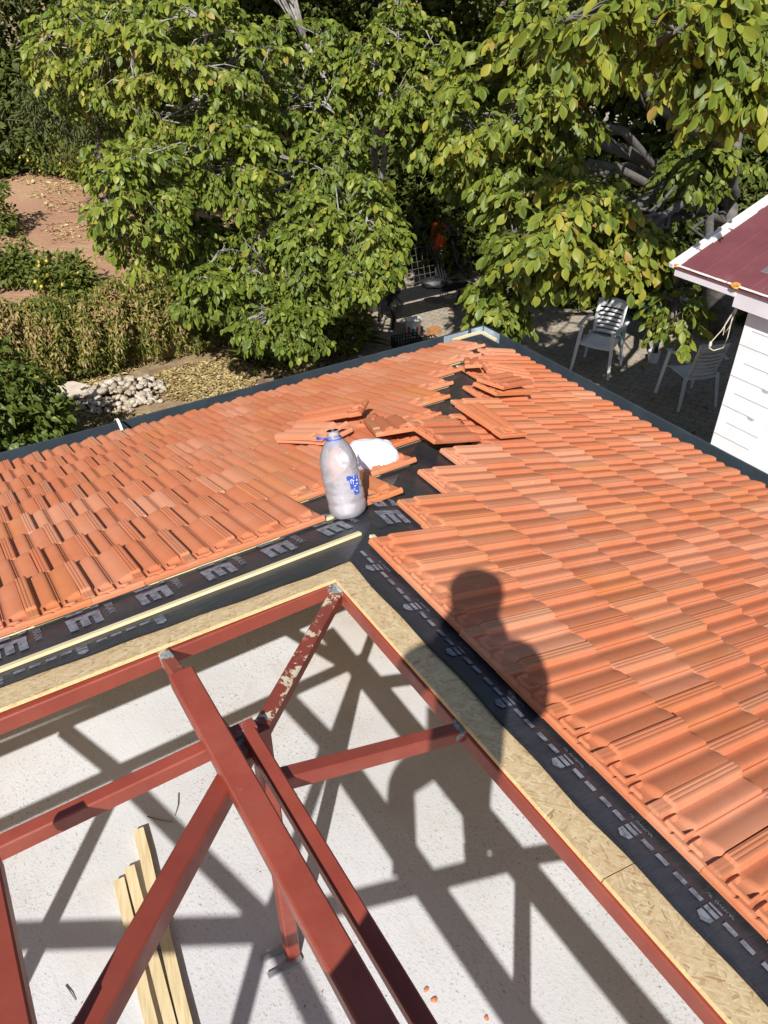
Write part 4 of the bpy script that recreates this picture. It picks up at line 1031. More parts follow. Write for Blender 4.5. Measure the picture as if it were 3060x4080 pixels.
# garden bench with junk, clothes rail behind
b0, b1 = onZ(1560, 1215, GR + 480), onZ(1885, 1138, GR + 480)
bx = Vector(b1 - b0) * S; bl = bx.length; bx.normalize(); by = Vector((-bx.y, bx.x, 0))
bench = thing('garden_bench', 'black metal bench with curled arms, in the dark under the trees', 'bench', W(b0) + Vector((0, 0, -480 * S)))
def BP(x, y, z): return W(b0) + bx * x + by * y + Vector((0, 0, z - 480 * S))
mb = MB()
for i in range(6): mb.bar(BP(-.05, .02 + .08 * i, .42), BP(bl + .02, .02 + .08 * i, .42), .06, .02)
mb.build('seat', M['black_metal'], bench)
mb = MB()
for i in range(7): mb.bar(BP(bl * .35 + .11 * i, .5, .45), BP(bl * .35 + .11 * i, .68, 1.0), .005, .005)
for i in range(6): mb.bar(BP(bl * .35, .5 + .03 * i, .47 + .1 * i), BP(bl * .35 + .66, .5 + .03 * i, .47 + .1 * i), .005, .005)
mb.build('wire_grid', M['bark_dark'], bench)
mb = MB()
for i in range(4): mb.sweep([BP(bl * .78 + .05 * i, .46, .42), BP(bl * .76 + .05 * i, .56, .7), BP(bl * .70 + .05 * i, .66, 1.02)], .011, 8)
mb.build('back_tube', M['black_metal'], bench)
for x in (0, bl):
    mb = MB(); mb.sweep([BP(x, .10 + .11 * (1 - math.cos(t)) - .05, .64 + .14 * math.sin(t)) for t in [i * 2 * math.pi / 16 for i in range(15)]], .018, 8); mb.sweep([BP(x, .16, .52), BP(x, .45, .66), BP(x, .62, 1.0)], .02, 8); mb.build('armrest', M['black_metal'], bench)
    for y in (.04, .45):
        mb = MB(); mb.sweep([BP(x, y, .44), BP(x + .04, y - .05, .22), BP(x + .03, y - .02, 0)], .022, 8); mb.build('leg', M['black_metal'], bench)
mb = MB(); mb.ball(BP(bl * .62, .26, .50), .16, n=20, k=14, sq=(1.3, .9, .55), jit=.16); tag(mb.build('refuse_bag', M['black_plastic'], smooth=True), 'shiny black bag heaped on the bench seat', 'refuse bag')
r0, r1 = at(1660, 905, 15300), at(1900, 838, 15900)
rack = thing('clothes_rail', 'dark rail with clothes hung over it behind the bench', 'clothes rail', Vector((W(r0).x, W(r0).y, 0)))
mb = MB(); mb.sweep([W(r0), W(r1)], .022, 8); mb.build('rail', M['black_metal'], rack)
for p in (r0, r1): mb = MB(); mb.sweep([W(p), Vector((W(p).x, W(p).y, 0))], .02, 8); mb.build('post', M['black_metal'], rack)
rd = (W(r1) - W(r0)).normalized(); rn = Vector((rd.y, -rd.x, 0)).normalized()
def cloth(name, label, t0, w, drop, mat, cat, over=.0, mark=None):
    c = W(r0) + (W(r1) - W(r0)) * t0; mb = MB(); n = 16; k = 14; vs = []
    for i in range(k + 1):
        v = i / k * (drop + over) - over
        for j in range(n + 1):
            u = (j / n - .5) * w * (1 + .06 * math.sin(7 * v)); y = .028 + .022 * math.sin(j * 1.05 + 4 * v) + (.0 if v > 0 else 0)
            z = -v if v >= 0 else v * .92; y = y if v >= 0 else -.03
            vs.append(c + rd * u + rn * y + Vector((0, 0, z + (.026 if abs(v) < .03 else 0))))
    mb.add(vs, [(i * (n + 1) + j, i * (n + 1) + j + 1, (i + 1) * (n + 1) + j + 1, (i + 1) * (n + 1) + j) for i in range(k) for j in range(n)], 0)
    mats = [mat]
    if mark:
        mats.append(M['yellow_print']); y = .062
        def pq(pts): mb.add([c + rd * x + rn * y + Vector((0, 0, z)) for x, z in pts], [tuple(range(len(pts)))], 1)
        pq([(.02 * math.cos(a_) + .0, -.11 + .022 * math.sin(a_)) for a_ in [i * math.pi / 4 for i in range(8)]])
        pq([(-.028, -.14), (.03, -.135), (.024, -.21), (-.02, -.21)]); pq([(-.02, -.205), (.002, -.205), (-.035, -.31), (-.055, -.305)]); pq([(.002, -.205), (.024, -.205), (.055, -.30), (.036, -.31)])
        pq([(.02, -.14), (.034, -.14), (.062, -.20), (.050, -.205)]); pq([(-.03, -.14), (-.016, -.14), (-.05, -.2), (-.062, -.195)])
    o = mb.build(name, mats, smooth=True, fix=False); tag(o, label, cat); return o
cloth('jersey', 'orange garment with a running figure printed on it, hung on the rail', .36, .30, .46, M['orange_cloth'], 'garment', .3, True)
cloth('lilac_cloth', 'lilac cloth hung over the rail beside the orange garment', .62, .42, .30, M['lilac_cloth'], 'cloth', .3)
cloth('beige_cloth', 'beige towel hanging lowest on the rail, right of the orange garment', .74, .22, .52, M['beige_cloth'], 'towel', .2)
# green plastic table by the chairs
tp_ = onZ(2640, 1205, GR + 840); tb = thing('garden_table', 'dark green plastic table in the shade behind the sunlit chair', 'table', W(np.array([tp_[0], tp_[1], GR])))
mb = MB()
for i in range(7): mb.bar(W(tp_ + B * (-390 + i * 130) - A * 460), W(tp_ + B * (-390 + i * 130) + A * 460), 112 * S, 24 * S)
mb.build('tabletop', M['green_plastic'], tb)
for sx in (-1, 1):
    for sy in (-1, 1): mb = MB(); q = tp_ + A * 390 * sx + B * 360 * sy; mb.bar(W(q + np.array([0, 0, -14])), W(np.array([q[0], q[1], GR])), .055, .055, (0, 1, 0)); mb.build('leg', M['green_plastic'], tb)

# ================================================================ VEGETATION
def unit(v): return v / np.maximum(np.linalg.norm(v, axis=-1, keepdims=True), 1e-9)
# one leaf: stations along the midrib, folded along it and drooping at the tip
def template(widths, fold=.10, droop=.16, serr=0.0):
    ts = np.linspace(0, 1, len(widths)); V = []; Ed = []
    for t, w in zip(ts, widths):
        z = -droop * t * t
        for sx in (-1, 0, 1): V.append((sx * w * .5, t, z + (fold * abs(sx) * w if sx else 0))); Ed.append(abs(sx))
    n = len(widths); Fq = []
    for i in range(n - 1):
        for k in range(2): a_ = i * 3 + k; Fq.append((a_, a_ + 1, a_ + 4, a_ + 3))
    return np.array(V), np.array(Fq), np.array(Ed, 'f')
T_WAL = template([.03, .48, .84, 1.0, .94, .62, .04], .07, .2)
T_LONG = template([.04, .7, 1.0, .7, .03], .2, .45)
T_OVAL = template([.04, .85, 1.0, .6, .03], .16, .2)
T_IVY = template([.5, 1.0, .62, .4, .02], .2, .3)
def leaves_mesh(name, mat, pos, d, nrm, length, width, tone, T, parent=None):
    tv, tf, te = T; n = len(pos)
    d = unit(d); x = unit(np.cross(d, nrm)); z = np.cross(x, d)
    co = (pos[:, None, :] + tv[None, :, 0, None] * (x * width[:, None])[:, None, :] + tv[None, :, 1, None] * (d * length[:, None])[:, None, :] + tv[None, :, 2, None] * (z * length[:, None])[:, None, :])
    co = co.reshape(-1, 3); m_ = len(tv); fq = (tf[None] + (np.arange(n) * m_)[:, None, None]).reshape(-1, 4)
    me = bpy.data.meshes.new(name); me.vertices.add(len(co)); me.vertices.foreach_set('co', co.ravel())
    me.loops.add(len(fq) * 4); me.loops.foreach_set('vertex_index', fq.ravel().astype('i'))
    me.polygons.add(len(fq)); me.polygons.foreach_set('loop_start', (np.arange(len(fq)) * 4).astype('i'))
    me.polygons.foreach_set('use_smooth', np.ones(len(fq), bool))
    me.update(calc_edges=True); me.validate()
    me.attributes.new('tone', 'FLOAT', 'POINT').data.foreach_set('value', np.repeat(tone, m_).astype('f'))
    me.attributes.new('edge', 'FLOAT', 'POINT').data.foreach_set('value', np.tile(te, n))
    me.materials.append(mat)
    o = bpy.data.objects.new(name, me); C.objects.link(o)
    if parent is not None: o.parent = parent
    return o
SUNV = -np.array(sd)
def world_at(px, py, d): return np.array(W(at(px, py, d)))
def nz3(p, f, o): return np.array([noise.noise(Vector(q) * f + Vector((o, o * 1.7, -o))) for q in p])
def ellipsoid(c, r, n, shell=2.4):
    u = unit(rng.normal(size=(n, 3))); rad = rng.random(n) ** (1 / (3 * shell / 2)); return c + u * rad[:, None] * np.array(r), u
def compound(sp, sdir, k, leaf, tone0, droop=.75, pairs=3):
    """compound leaves: k rachises per spray point; returns leaflet arrays and rachis segments"""
    P, D, Nn, L, Wd, T, seg = [], [], [], [], [], [], []
    n = len(sp)
    for q in range(k):
        az_ = rng.random(n) * 2 * np.pi
        side = np.stack([np.cos(az_), np.sin(az_), rng.normal(0, .25, n)], 1)
        rd_ = unit(sdir * .7 + side * .9 + np.array([0, 0, -.25]))
        rl = leaf * rng.uniform(1.5, 2.3, n)
        lat = unit(np.cross(rd_, np.array([0, 0, 1.]) + rng.normal(0, .2, (n, 3))))
        seg.append((sp, sp + rd_ * (rl * .55)[:, None] + np.array([0, 0, -.02]), sp + rd_ * rl[:, None] + np.array([0, 0, -1.]) * (rl * .28)[:, None]))
        for pi, t in enumerate(np.linspace(.45, .92, pairs)):
            for s_ in (-1, 1):
                b_ = sp + rd_ * (rl * t)[:, None] + np.array([0, 0, -1.]) * (rl * .28 * t * t)[:, None]
                dd = unit(lat * s_ * 1.0 + rd_ * .55 + np.array([0, 0, -1.]) * (droop * rng.uniform(.5, 1.3, n))[:, None] + rng.normal(0, .16, (n, 3)))
                keep = rng.random(n) < .9
                P.append(b_[keep]); D.append(dd[keep]); L.append((leaf * (.55 + .36 * pi / pairs) * rng.uniform(.75, 1.25, n))[keep]); T.append(np.clip(tone0 + rng.normal(0, .21, n), 0, 1)[keep])
        b_ = seg[-1][2]; dd = unit(rd_ * .7 + np.array([0, 0, -droop]) + rng.normal(0, .12, (n, 3)))
        P.append(b_); D.append(dd); L.append(leaf * rng.uniform(1.0, 1.3, n)); T.append(np.clip(tone0 + rng.normal(0, .21, n), 0, 1))
    P, D, L, T = np.concatenate(P), np.concatenate(D), np.concatenate(L), np.concatenate(T)
    Nn = np.tile(np.array([0, 0, .5]) + SUNV * .38, (len(P), 1)) + rng.normal(0, .62, (len(P), 3))
    return P, D, Nn, L, L * rng.uniform(.45, .63, len(L)), T, seg
def limb(mb, p0, p1, r0, r1, sag=.0, n=6, jit=.12, side=7):
    p0, p1 = Vector(p0), Vector(p1); d = p1 - p0; L = d.length; pts = []
    for i in range(n + 1):
        t = i / n; q = p0 + d * t + Vector((0, 0, sag * math.sin(math.pi * t)))
        if 0 < i < n: q += Vector((R.uniform(-1, 1), R.uniform(-1, 1), R.uniform(-1, 1))) * jit * L / n
        pts.append(q)
    mb.sweep(pts, [r0 + (r1 - r0) * i / n for i in range(n + 1)], side)
    return pts
def walnut_tree(name, label, trunk, fork, clusters, leaf_mat, bark, group, trunk_r=.2, tone_shift=0.0):
    t = thing(name, label, 'tree', W(trunk), group); off = np.array(t.location)
    tb = MB(); fk = W(fork)
    base = W(trunk); pts = limb(tb, base, fk, trunk_r, trunk_r * .7, .0, 5, .15, 12)
    AP = []; SEG = []
    for (px, py, d, rx, ry, rz_, ns, leaf, tone) in clusters:
        c = world_at(px, py, d); r = np.array([rx, ry, rz_]) * S
        p, u = ellipsoid(c, r, ns * 2, 1.7)
        keep = nz3(p, 3.0, px * .01) > .0
        if keep.sum() < ns * .6: keep[:] = True
        p, u = p[keep][:ns], u[keep][:ns]
        lp = limb(tb, fk, Vector(c) + Vector((0, 0, -.1)), trunk_r * .32, .022, .25, 7, .22, 8)
        subs = []
        for i in range(max(4, ns // 11)):
            j = R.randrange(len(p)); s0 = lp[R.randrange(3, len(lp))]
            sp_ = limb(tb, s0, p[j], .022, .006, .05, 4, .3, 6); subs += sp_[1:]
        sub = np.array([tuple(q) for q in subs])
        for i in range(len(p)):
            dd = np.linalg.norm(sub - p[i], axis=1); j = int(dd.argmin())
            if dd[j] > .06: limb(tb, sub[j], p[i], .009, .004, .02, 3, .2, 4)
        dirs = unit(u + np.array([0, 0, .15]))
        n_t = np.clip(tone + tone_shift + .18 * nz3(p, 1.2, 5.) + rng.normal(0, .08, len(p)), 0, 1)
        q = compound(p, dirs, 5, leaf, n_t); AP.append(q[:6]); SEG += q[6]
    arr = [np.concatenate([a[i] for a in AP]) for i in range(6)]
    leaves_mesh('crown', leaf_mat, arr[0] - off, arr[1], arr[2], arr[3], arr[4], arr[5], T_WAL, t)
    # leaf stalks as thin three-sided rods
    a0 = np.concatenate([s[0] for s in SEG]); a1 = np.concatenate([s[1] for s in SEG]); a2 = np.concatenate([s[2] for s in SEG]); n = len(a0); w = .0028
    offs = np.array([[1, 0, 0], [-.5, .8, 0], [-.5, -.8, .0]]) * w
    co = np.stack([a[:, None, :] + offs[None] + np.array([0, 0, w * .2]) for a in (a0, a1, a2)], 1).reshape(-1, 3) - off
    f_ = []
    for r_ in range(2):
        for k in range(3): f_.append((r_ * 3 + k, r_ * 3 + (k + 1) % 3, r_ * 3 + 3 + (k + 1) % 3, r_ * 3 + 3 + k))
    fa = (np.array(f_)[None] + (np.arange(n) * 9)[:, None, None]).reshape(-1, 4)
    me = bpy.data.meshes.new('leaf_stalks'); me.from_pydata(co.tolist(), [], fa.tolist()); me.materials.append(M['stalk']); o = bpy.data.objects.new('leaf_stalks', me); C.objects.link(o); o.parent = t
    tb.build('trunk', bark, t, smooth=True)
    return t
M['stalk'] = simple('leaf_stalk', (.20, .20, .05), .6, .1)
M['bark_old'] = simple('grey_walnut_bark', (.13, .12, .108), .95, .4, 9, .6, 16)
WL = .093
walnut_tree('walnut_tree', 'broad walnut tree with pale limbs filling the view left of the roof corner', (-250, 14300, GR), (-150, 13600, -3300), [
    (720, 250, 9900, 1250, 900, 800, 306, WL, .55), (560, 780, 9400, 520, 650, 800, 198, WL, .52), (900, 640, 9700, 600, 600, 520, 115, WL, .5),
    (1190, 1000, 10200, 750, 650, 750, 188, WL, .38), (1455, 940, 9500, 380, 420, 720, 162, WL, .45), (1150, 330, 11200, 1200, 900, 800, 206, WL, .42),
    (1130, 1270, 10300, 600, 420, 300, 115, WL * .95, .38), (1600, 250, 10600, 700, 700, 700, 136, WL, .5), (830, 990, 10500, 480, 400, 380, 84, 0.093, .42), (330, 200, 11300, 700, 800, 700, 126, WL, .6), (1330, 620, 10800, 500, 600, 500, 79, WL, .4),
    (800, 1150, 10000, 420, 400, 260, 72, WL, .42), (900, -430, 12300, 2300, 1000, 800, 396, 0.103, .5), (1650, -450, 11500, 1100, 900, 700, 198, 0.103, .5)],  # clusters above the frame are added to shade what lies behind
    M['walnut'], M['bark'], 'walnut trees beyond the eaves', .16)
walnut_tree('walnut_tree', 'old walnut tree with large yellowing leaves overhanging the right eave', (5950, 13100, GR), (5000, 11800, -3000), [
    (1740, 430, 11000, 430, 500, 620, 80, .105, .42), (1850, 640, 10400, 380, 400, 330, 40, .105, .4),
    (2240, 905, 7900, 740, 560, 430, 198, 0.109, .50), (2060, 420, 8200, 750, 700, 700, 134, 0.107, .45), (2640, 90, 5700, 800, 420, 220, 72, 0.105, .50), (2900, 280, 5900, 420, 380, 240, 50, 0.105, .45),
    (2800, 640, 9400, 500, 600, 250, 50, 0.103, .32), (2300, 130, 7600, 700, 600, 400, 86, 0.107, .48), (2690, 1225, 8000, 150, 250, 150, 15, 0.110, .44), (2010, 1190, 8900, 280, 300, 200, 54, 0.103, .45),
    (2050, 690, 8500, 360, 400, 360, 79, 0.105, .44), (2480, 985, 8100, 420, 360, 130, 54, 0.110, .48), (2250, -430, 10200, 1900, 1000, 600, 342, 0.110, .44), (3050, -330, 9600, 1300, 1000, 600, 234, 0.110, .44), (2900, -360, 6800, 700, 600, 300, 72, 0.107, .44), (2750, 60, 8600, 900, 600, 500, 108, 0.103, .4)],  # the off-frame overhead clusters are added to throw shade on the background
    M['walnut_y'], M['bark_old'], 'walnut trees beyond the eaves', .24)

def plain_tree(name, label, trunk, hgt, clusters, mat, T, leaf, ratio, group, cat='tree', trunk_r=.1, up=.35, hang=.35, shell=2.4, gap=-.25):
    """clusters in world metres relative to the trunk foot: (x,y,z,rx,ry,rz,n,tone)"""
    t = thing(name, label, cat, W(trunk), group); base = np.array(W(trunk)); P, D, Tn = [], [], []
    tb = MB(); fk = base + np.array([0, 0, hgt]); limb(tb, base, fk, trunk_r, trunk_r * .7, 0, 4, .2, 8)
    for (x, y, z, rx, ry, rz_, n, tone) in clusters:
        c = base + np.array([x, y, z]); ns = n // 7
        p, u = ellipsoid(c, (rx, ry, rz_), ns * 2, shell); keep = nz3(p, 1.1 / max(rx, .2), x + 3) > gap; p, u = p[keep][:ns], u[keep][:ns]
        limb(tb, fk, c, trunk_r * .5, .012, .05, 5, .25, 6)
        for i in range(min(14, len(p) // 4)): limb(tb, c, p[R.randrange(len(p))], .012, .004, .03, 3, .3, 4)
        tn = np.clip(tone + .2 * nz3(p, 2., 2.) , 0, 1)
        for q in range(7):
            o_ = rng.normal(0, 1, (len(p), 3)); P.append(p + unit(o_) * leaf * rng.uniform(.1, 1.3, (len(p), 1))); D.append(unit(o_ + u * .6 + np.array([0, 0, up - hang * 2 * rng.random()]))); Tn.append(np.clip(tn + rng.normal(0, .15, len(p)), 0, 1))
    P, D, Tn = np.concatenate(P), np.concatenate(D), np.concatenate(Tn); n = len(P)
    L = leaf * rng.uniform(.7, 1.25, n); Nn = np.tile(np.array([0, 0, .6]) + SUNV * .4, (n, 1)) + rng.normal(0, .5, (n, 3))
    leaves_mesh('crown', mat, P - base, D, Nn, L, L * ratio * rng.uniform(.8, 1.2, n), Tn, T, t)
    tb.build('trunk', M['bark_dark'], t, smooth=True); return t
# dense dark trees closing the view behind the walnuts
BG = [(-3300, 18600, 'dark evergreen tree behind the left end of the walnut crown'), (-900, 17600, 'dark evergreen tree behind the pale walnut limbs'), (1500, 17300, 'dark evergreen tree behind the garden bench'),
      (3900, 16600, 'dark evergreen tree between the bench and the old walnut trunk'), (6200, 15600, 'dark evergreen tree directly behind the old walnut trunk'), (8600, 14800, 'dark evergreen tree rising beyond the maroon roof'), (10800, 13200, 'dark evergreen tree at the right edge, beyond the outbuilding'),
      (-9800, 20600, 'tall tree at the upper left corner, beyond the citrus bushes'), (-7200, 22600, 'tall tree behind the citrus bushes, second from the upper left corner'), (-5000, 21500, 'tall tree behind the fruit tree with narrow leaves')]
for x, y, lab in BG:
    q = np.array([x, y, 0.]) - P1; z = TER if (q @ A < 5800 and q @ B > 10300) else GR
    plain_tree('evergreen_tree', lab, (x, y, z), 2.2, [(0, -.3, 1.1, 1.7, 1.1, 1.2, 3600, .3), (0, 0, 2.6, 1.8, 1.3, 1.5, 3600, .4), (.7, -.4, 4.2, 1.6, 1.3, 1.5, 2400, .5), (-.9, .2, 4.2, 1.6, 1.3, 1.5, 2400, .45)], M['dark_leaf'], T_OVAL, .15, .62, 'dark trees behind the walnuts', trunk_r=.16)
for x, y, lab in ((700, 17300, 'added dark shrub filling the gap behind the bench'), (2600, 16700, 'added dark shrub at the right end of the bench'), (4300, 14500, 'added dark shrub between the bench and the old walnut trunk'), (6900, 13900, 'added dark shrub behind the outbuilding eave')):
    plain_tree('added_dark_shrub', lab, (x, y, GR), .3, [(0, 0, .75, 1.15, .8, .85, 2600, .3), (.3, 0, 1.5, .9, .7, .7, 1500, .35)], M['dark_leaf'], T_OVAL, .13, .55, 'dark shrubs added at the back of the patio', 'shrub', .06)  # shrubs added to darken the bright patio seen through the gaps
# peach tree with yellow fruit at the upper left
pc = onZ(210, 700, TER); pch = plain_tree('fruit_tree', 'fruit tree with narrow drooping leaves and round yellow fruit, behind the upper left walnut sprays', (-5200, 15200, TER), 1.2,
    [(.1, 0, 2.2, 1.0, .8, .8, 1300, .45), (-.7, .1, 1.7, .7, .6, .6, 700, .5), (.8, -.2, 1.6, .7, .6, .6, 700, .4), (.0, .0, 3.1, .9, .8, .7, 900, .5)], M['peach'], T_LONG, .13, .22, None, trunk_r=.07, hang=.8)
for px, py in ((105, 180), (308, 195), (283, 425), (312, 540), (298, 567), (278, 424), (330, 583), (352, 588), (460, 70), (700, 205)):
    d = 15200 if px < 400 else 12800; p = world_at(px, py, d - 900); mb = MB(); mb.ball(p, .036, n=12, k=8); mb.build('fruit', M['fruit'], pch, smooth=True)
# orchard bushes
OR = [(15, 1128, .56, .46, 640, 'large citrus bush at the left edge, just above the vine-covered wall', .5), (262, 1165, .42, .35, 380, 'small citrus bush standing against the top of the vine-covered wall', .6), (-40, 930, .62, .62, 560, 'citrus bush cut by the left edge, throwing a shadow on the red soil', .45),
      (215, 700, .58, .55, 600, 'citrus bush dotted with yellow fruit, middle of the far row', .62), (325, 722, .45, .48, 440, 'yellowing citrus bush at the right end of the far row', .8), (75, 575, .8, .85, 640, 'citrus bush farthest up the left edge of the orchard', .55), (200, 560, .7, .7, 520, 'citrus bush in the far row under the drooping walnut leaves', .5), (-25, 705, .36, .42, 240, 'smallest citrus bush at the left edge of the red soil', .45)]
for px, py, r, h_, n, lab, tone in OR:
    p = onZ(px, py, TER); fr = px > 100 or py < 600
    t = plain_tree('citrus_bush', lab, p, .25, [(0, 0, h_ * .75, r, r * .9, h_ * .62, n * 2, tone), (r * .4, -.1, h_ * .5, r * .6, r * .6, h_ * .4, n, tone)], M['citrus'], T_OVAL, .085, .5, 'citrus bushes in the orchard', 'bush', .04)
    if fr:
        b_ = np.array(W(p))
        for i in range(22):
            q, u = ellipsoid(b_ + np.array([0, 0, h_ * .72]), (r, r, h_ * .6), 1, 8); mb = MB(); mb.ball(q[0], .026, n=8, k=5); mb.build('fruit', M['fruit'], t, smooth=True)
# ivy bush at the lower left
p = (-4850, 8150, GR); plain_tree('ivy_bush', 'dark glossy green weeping bush at the left edge, above the gutter', p, 1.0,
    [(-.1, .0, .85, .95, .8, .78, 3200, .5), (.25, -.1, .45, .75, .65, .5, 1800, .45), (-.35, 0, 1.15, .6, .55, .42, 1300, .55)], M['ivy'], T_IVY, .095, .72, None, 'bush', .05, up=-.3, hang=.9, shell=6)

# retaining wall with its blanket of vine
wt = thing('stone_wall', 'low dry stone retaining wall holding up the orchard, mostly hidden by vine', 'stone wall', W(AB(0, 10100, GR)))
mb = MB(); z0 = GR - 20
while z0 < TER - 130:
    hh = R.uniform(120, 210); a_ = -9000 + R.uniform(0, 200)
    while a_ < 5850:
        L = R.uniform(150, 420); c = W(AB(a_ + L / 2, 10165 + R.uniform(-14, 14), z0 + hh / 2))
        mb.box(c, (Vector(A) + Vector((0, 0, R.uniform(-.05, .05)))) * (L / 2 - 6) * S, Vector(B) * R.uniform(70, 85) * S, Vector((0, 0, (hh / 2 - 5) * S)))
        a_ += L
    z0 += hh
mb.build('stonework', M['stone'], wt)
def vine(name, label, n, fa, mat, leaf, cat):
    a_, z, dep, ns = fa(n); P = np.array([tuple(W(AB(x, 10085 - y, q))) for x, y, q in zip(a_, dep, z)])
    D = np.tile(np.array([0, 0, -.75]) - B * .5, (len(P), 1)) + rng.normal(0, .55, (len(P), 3)); Nn = np.tile(-B * .5 + np.array([0, 0, .5]) + SUNV * .3, (len(P), 1)) + rng.normal(0, .75, (len(P), 3))
    cl = nz3(P, 1.6, 3.) * .55 + nz3(P, 5., 8.) * .3
    tone = np.clip(.57 + ns + cl + rng.normal(0, .27, len(P)), 0, 1); L = leaf * rng.uniform(.6, 1.25, len(P))
    o = leaves_mesh(name, mat, P, D, Nn, L, L * rng.uniform(.35, .62, len(P)), tone, T_IVY); return tag(o, label, cat)
def fa(n):
    a_ = rng.uniform(-7500, 3600, n); t = rng.random(n) ** .6
    cl = np.array([noise.noise(Vector((x * .0042, q * 1.6, 2.))) for x, q in zip(a_, t)]); c2 = np.array([noise.noise(Vector((x * .013, q * 5., 9.))) for x, q in zip(a_, t)])
    bulge = 150 + 260 * np.sin(np.pi * np.clip(t, 0, 1)) + 260 * np.clip(cl, -.4, 1) + 90 * c2
    dep = bulge * rng.uniform(.45, 1.0, n); ov = t > .86; dep = np.where(ov, 150 - (t - .86) * 4200 * rng.random(n), dep)
    z = GR + 40 + (TER - GR + 60) * np.minimum(t / .86, 1) + np.where(ov, rng.uniform(15, 170, n) * (.8 + cl), 0)
    hang = rng.random(n) < .22; z = np.where(hang & (t < .5), z * 1, z)
    return a_, z, np.maximum(dep, -520), np.where(a_ < 0, .16, -.10 - .14 * np.clip(a_ / 3000, 0, 1)) + .35 * c2
vine('vine', 'half dried creeper of yellow, tan and green leaves draped over the stone wall', 42000, fa, M['vine'], .066, 'creeper')
# tangle of low bushes under the walnut, right end of the wall
plain_tree('shrub', 'bright green shrub with oval leaves growing against the gutter below the walnut', onZ(1230, 1440, GR) + np.array([0, 250, 0]), .3, [(0, 0, .6, .62, .4, .45, 700, .75), (.45, .1, .45, .4, .35, .35, 420, .7)], M['citrus'], T_OVAL, .12, .55, None, 'shrub', .03, gap=-.4)
t = plain_tree('flowering_plant', 'low plant with lilac flowers beside the gutter, left of the crates', onZ(1345, 1425, GR), .15, [(0, 0, .28, .34, .25, .22, 420, .55)], M['citrus'], T_LONG, .07, .3, None, 'plant', .015)
for i in range(16):
    mb = MB(); q, u = ellipsoid(np.array(W(onZ(1345, 1425, GR))) + np.array([0, 0, .33]), (.36, .25, .18), 1, 8)
    for k in range(4): mb.ball(q[0] + np.array([.010 * math.cos(k * 1.57), .010 * math.sin(k * 1.57), 0]), .012, n=6, k=4)
    mb.build('flower', M['petal'], t)
# tuft of sword leaves
def blades(name, label, c, n, L, spread, mat, cat, w=.022):
    c = np.array(W(c)); P = c + np.stack([rng.normal(0, spread * .3, n), rng.normal(0, spread * .3, n), np.zeros(n)], 1)
    az_ = rng.random(n) * 2 * np.pi; D = np.stack([np.cos(az_) * .6, np.sin(az_) * .6, rng.uniform(.5, 1.3, n)], 1); Nn = np.stack([-np.cos(az_), -np.sin(az_), np.full(n, .8)], 1)
    LL = L * rng.uniform(.6, 1.2, n); o = leaves_mesh(name, mat, P, D, Nn, LL, np.full(n, w), rng.random(n), template([1, 1, .9, .6, .05], .2, .55)); return tag(o, label, cat)
blades('iris_clump', 'clump of light green sword leaves by the gutter at the end of the dry grass', onZ(1075, 1452, GR), 60, .42, .22, M['grass'], 'plant', .03)
blades('iris_clump', 'thin upright green blades at the wall foot, right of the lilac flowers', onZ(1385, 1380, GR), 34, .5, .25, M['grass'], 'plant', .024)
# dry grass and leaf litter on the garden ground: nobody could count it
def litter(name, n, amin, amax, bmin, bmax, leaf, mat, label, z0=GR + 2, tmin=0., tmax=1., lo=-.2):
    a_ = rng.uniform(amin, amax, n * 2); b_ = rng.uniform(bmin, bmax, n * 2); P = np.array([tuple(W(AB(x, y, z0))) for x, y in zip(a_, b_)])
    keep = nz3(P, 1.1, 4.) > lo; P = P[keep][:n]; n = len(P); az_ = rng.random(n) * 2 * np.pi; P[:, 2] += rng.uniform(.0, .03, n)
    D = np.stack([np.cos(az_), np.sin(az_), rng.normal(.1, .3, n)], 1); Nn = np.tile(np.array([0, 0, 1.]), (n, 1)) + rng.normal(0, .5, (n, 3)); L = leaf * rng.uniform(.5, 1.3, n)
    o = leaves_mesh(name, mat, P, D, Nn, L, L * rng.uniform(.12, .5, n), rng.uniform(tmin, tmax, n), T_OVAL); return tag(o, label, kind='stuff')
litter('leaf_litter', 15000, -2500, 4700, 6800, 10080, .075, M['litter'], 'dry fallen leaves and straw covering the garden soil')
litter('dry_grass', 9000, 1200, 4300, 6800, 9900, .065, M['litter'], 'dry straw-coloured grass beyond the left eave', tmin=.25, tmax=.9, lo=-.1)
litter('orchard_litter', 5000, -6000, 4000, 10300, 22000, .09, M['litter'], 'straw and fallen leaves scattered on the red orchard soil', TER + 2, .3, 1., .02)
litter('paving_litter', 260, 5200, 9500, 3500, 9500, .08, M['litter'], 'scattered dry leaves on the patio paving', GR + 3, .0, .7)
# heap of pale stones
stone_m = []
for i in range(8):
    mb = MB(); sq = (R.uniform(.85, 1.25), R.uniform(.7, 1.0), R.uniform(.5, .75)); n, k = 10, 7; vs = []
    for a_ in range(k + 1):
        for b_ in range(n):
            ph_, t = math.pi * a_ / k, 2 * math.pi * b_ / n; d = Vector((math.sin(ph_) * math.cos(t), math.sin(ph_) * math.sin(t), math.cos(ph_)))
            rr = 1 + .34 * noise.noise(d * 1.4 + Vector((i * 5, 2, 1))) + .22 * noise.noise(d * 3.1 + Vector((i * 3, 7, 1))); vs.append(Vector((d.x * sq[0], d.y * sq[1], d.z * sq[2])) * rr * .5)
    mb.add(vs, [(a_ * n + b_, (a_ + 1) * n + b_, (a_ + 1) * n + (b_ + 1) % n, a_ * n + (b_ + 1) % n) for a_ in range(k) for b_ in range(n)])
    me = bpy.data.meshes.new('stone'); me.from_pydata(mb.v, [], mb.f); me.polygons.foreach_set('use_smooth', [True] * len(me.polygons)); stone_m.append(me)
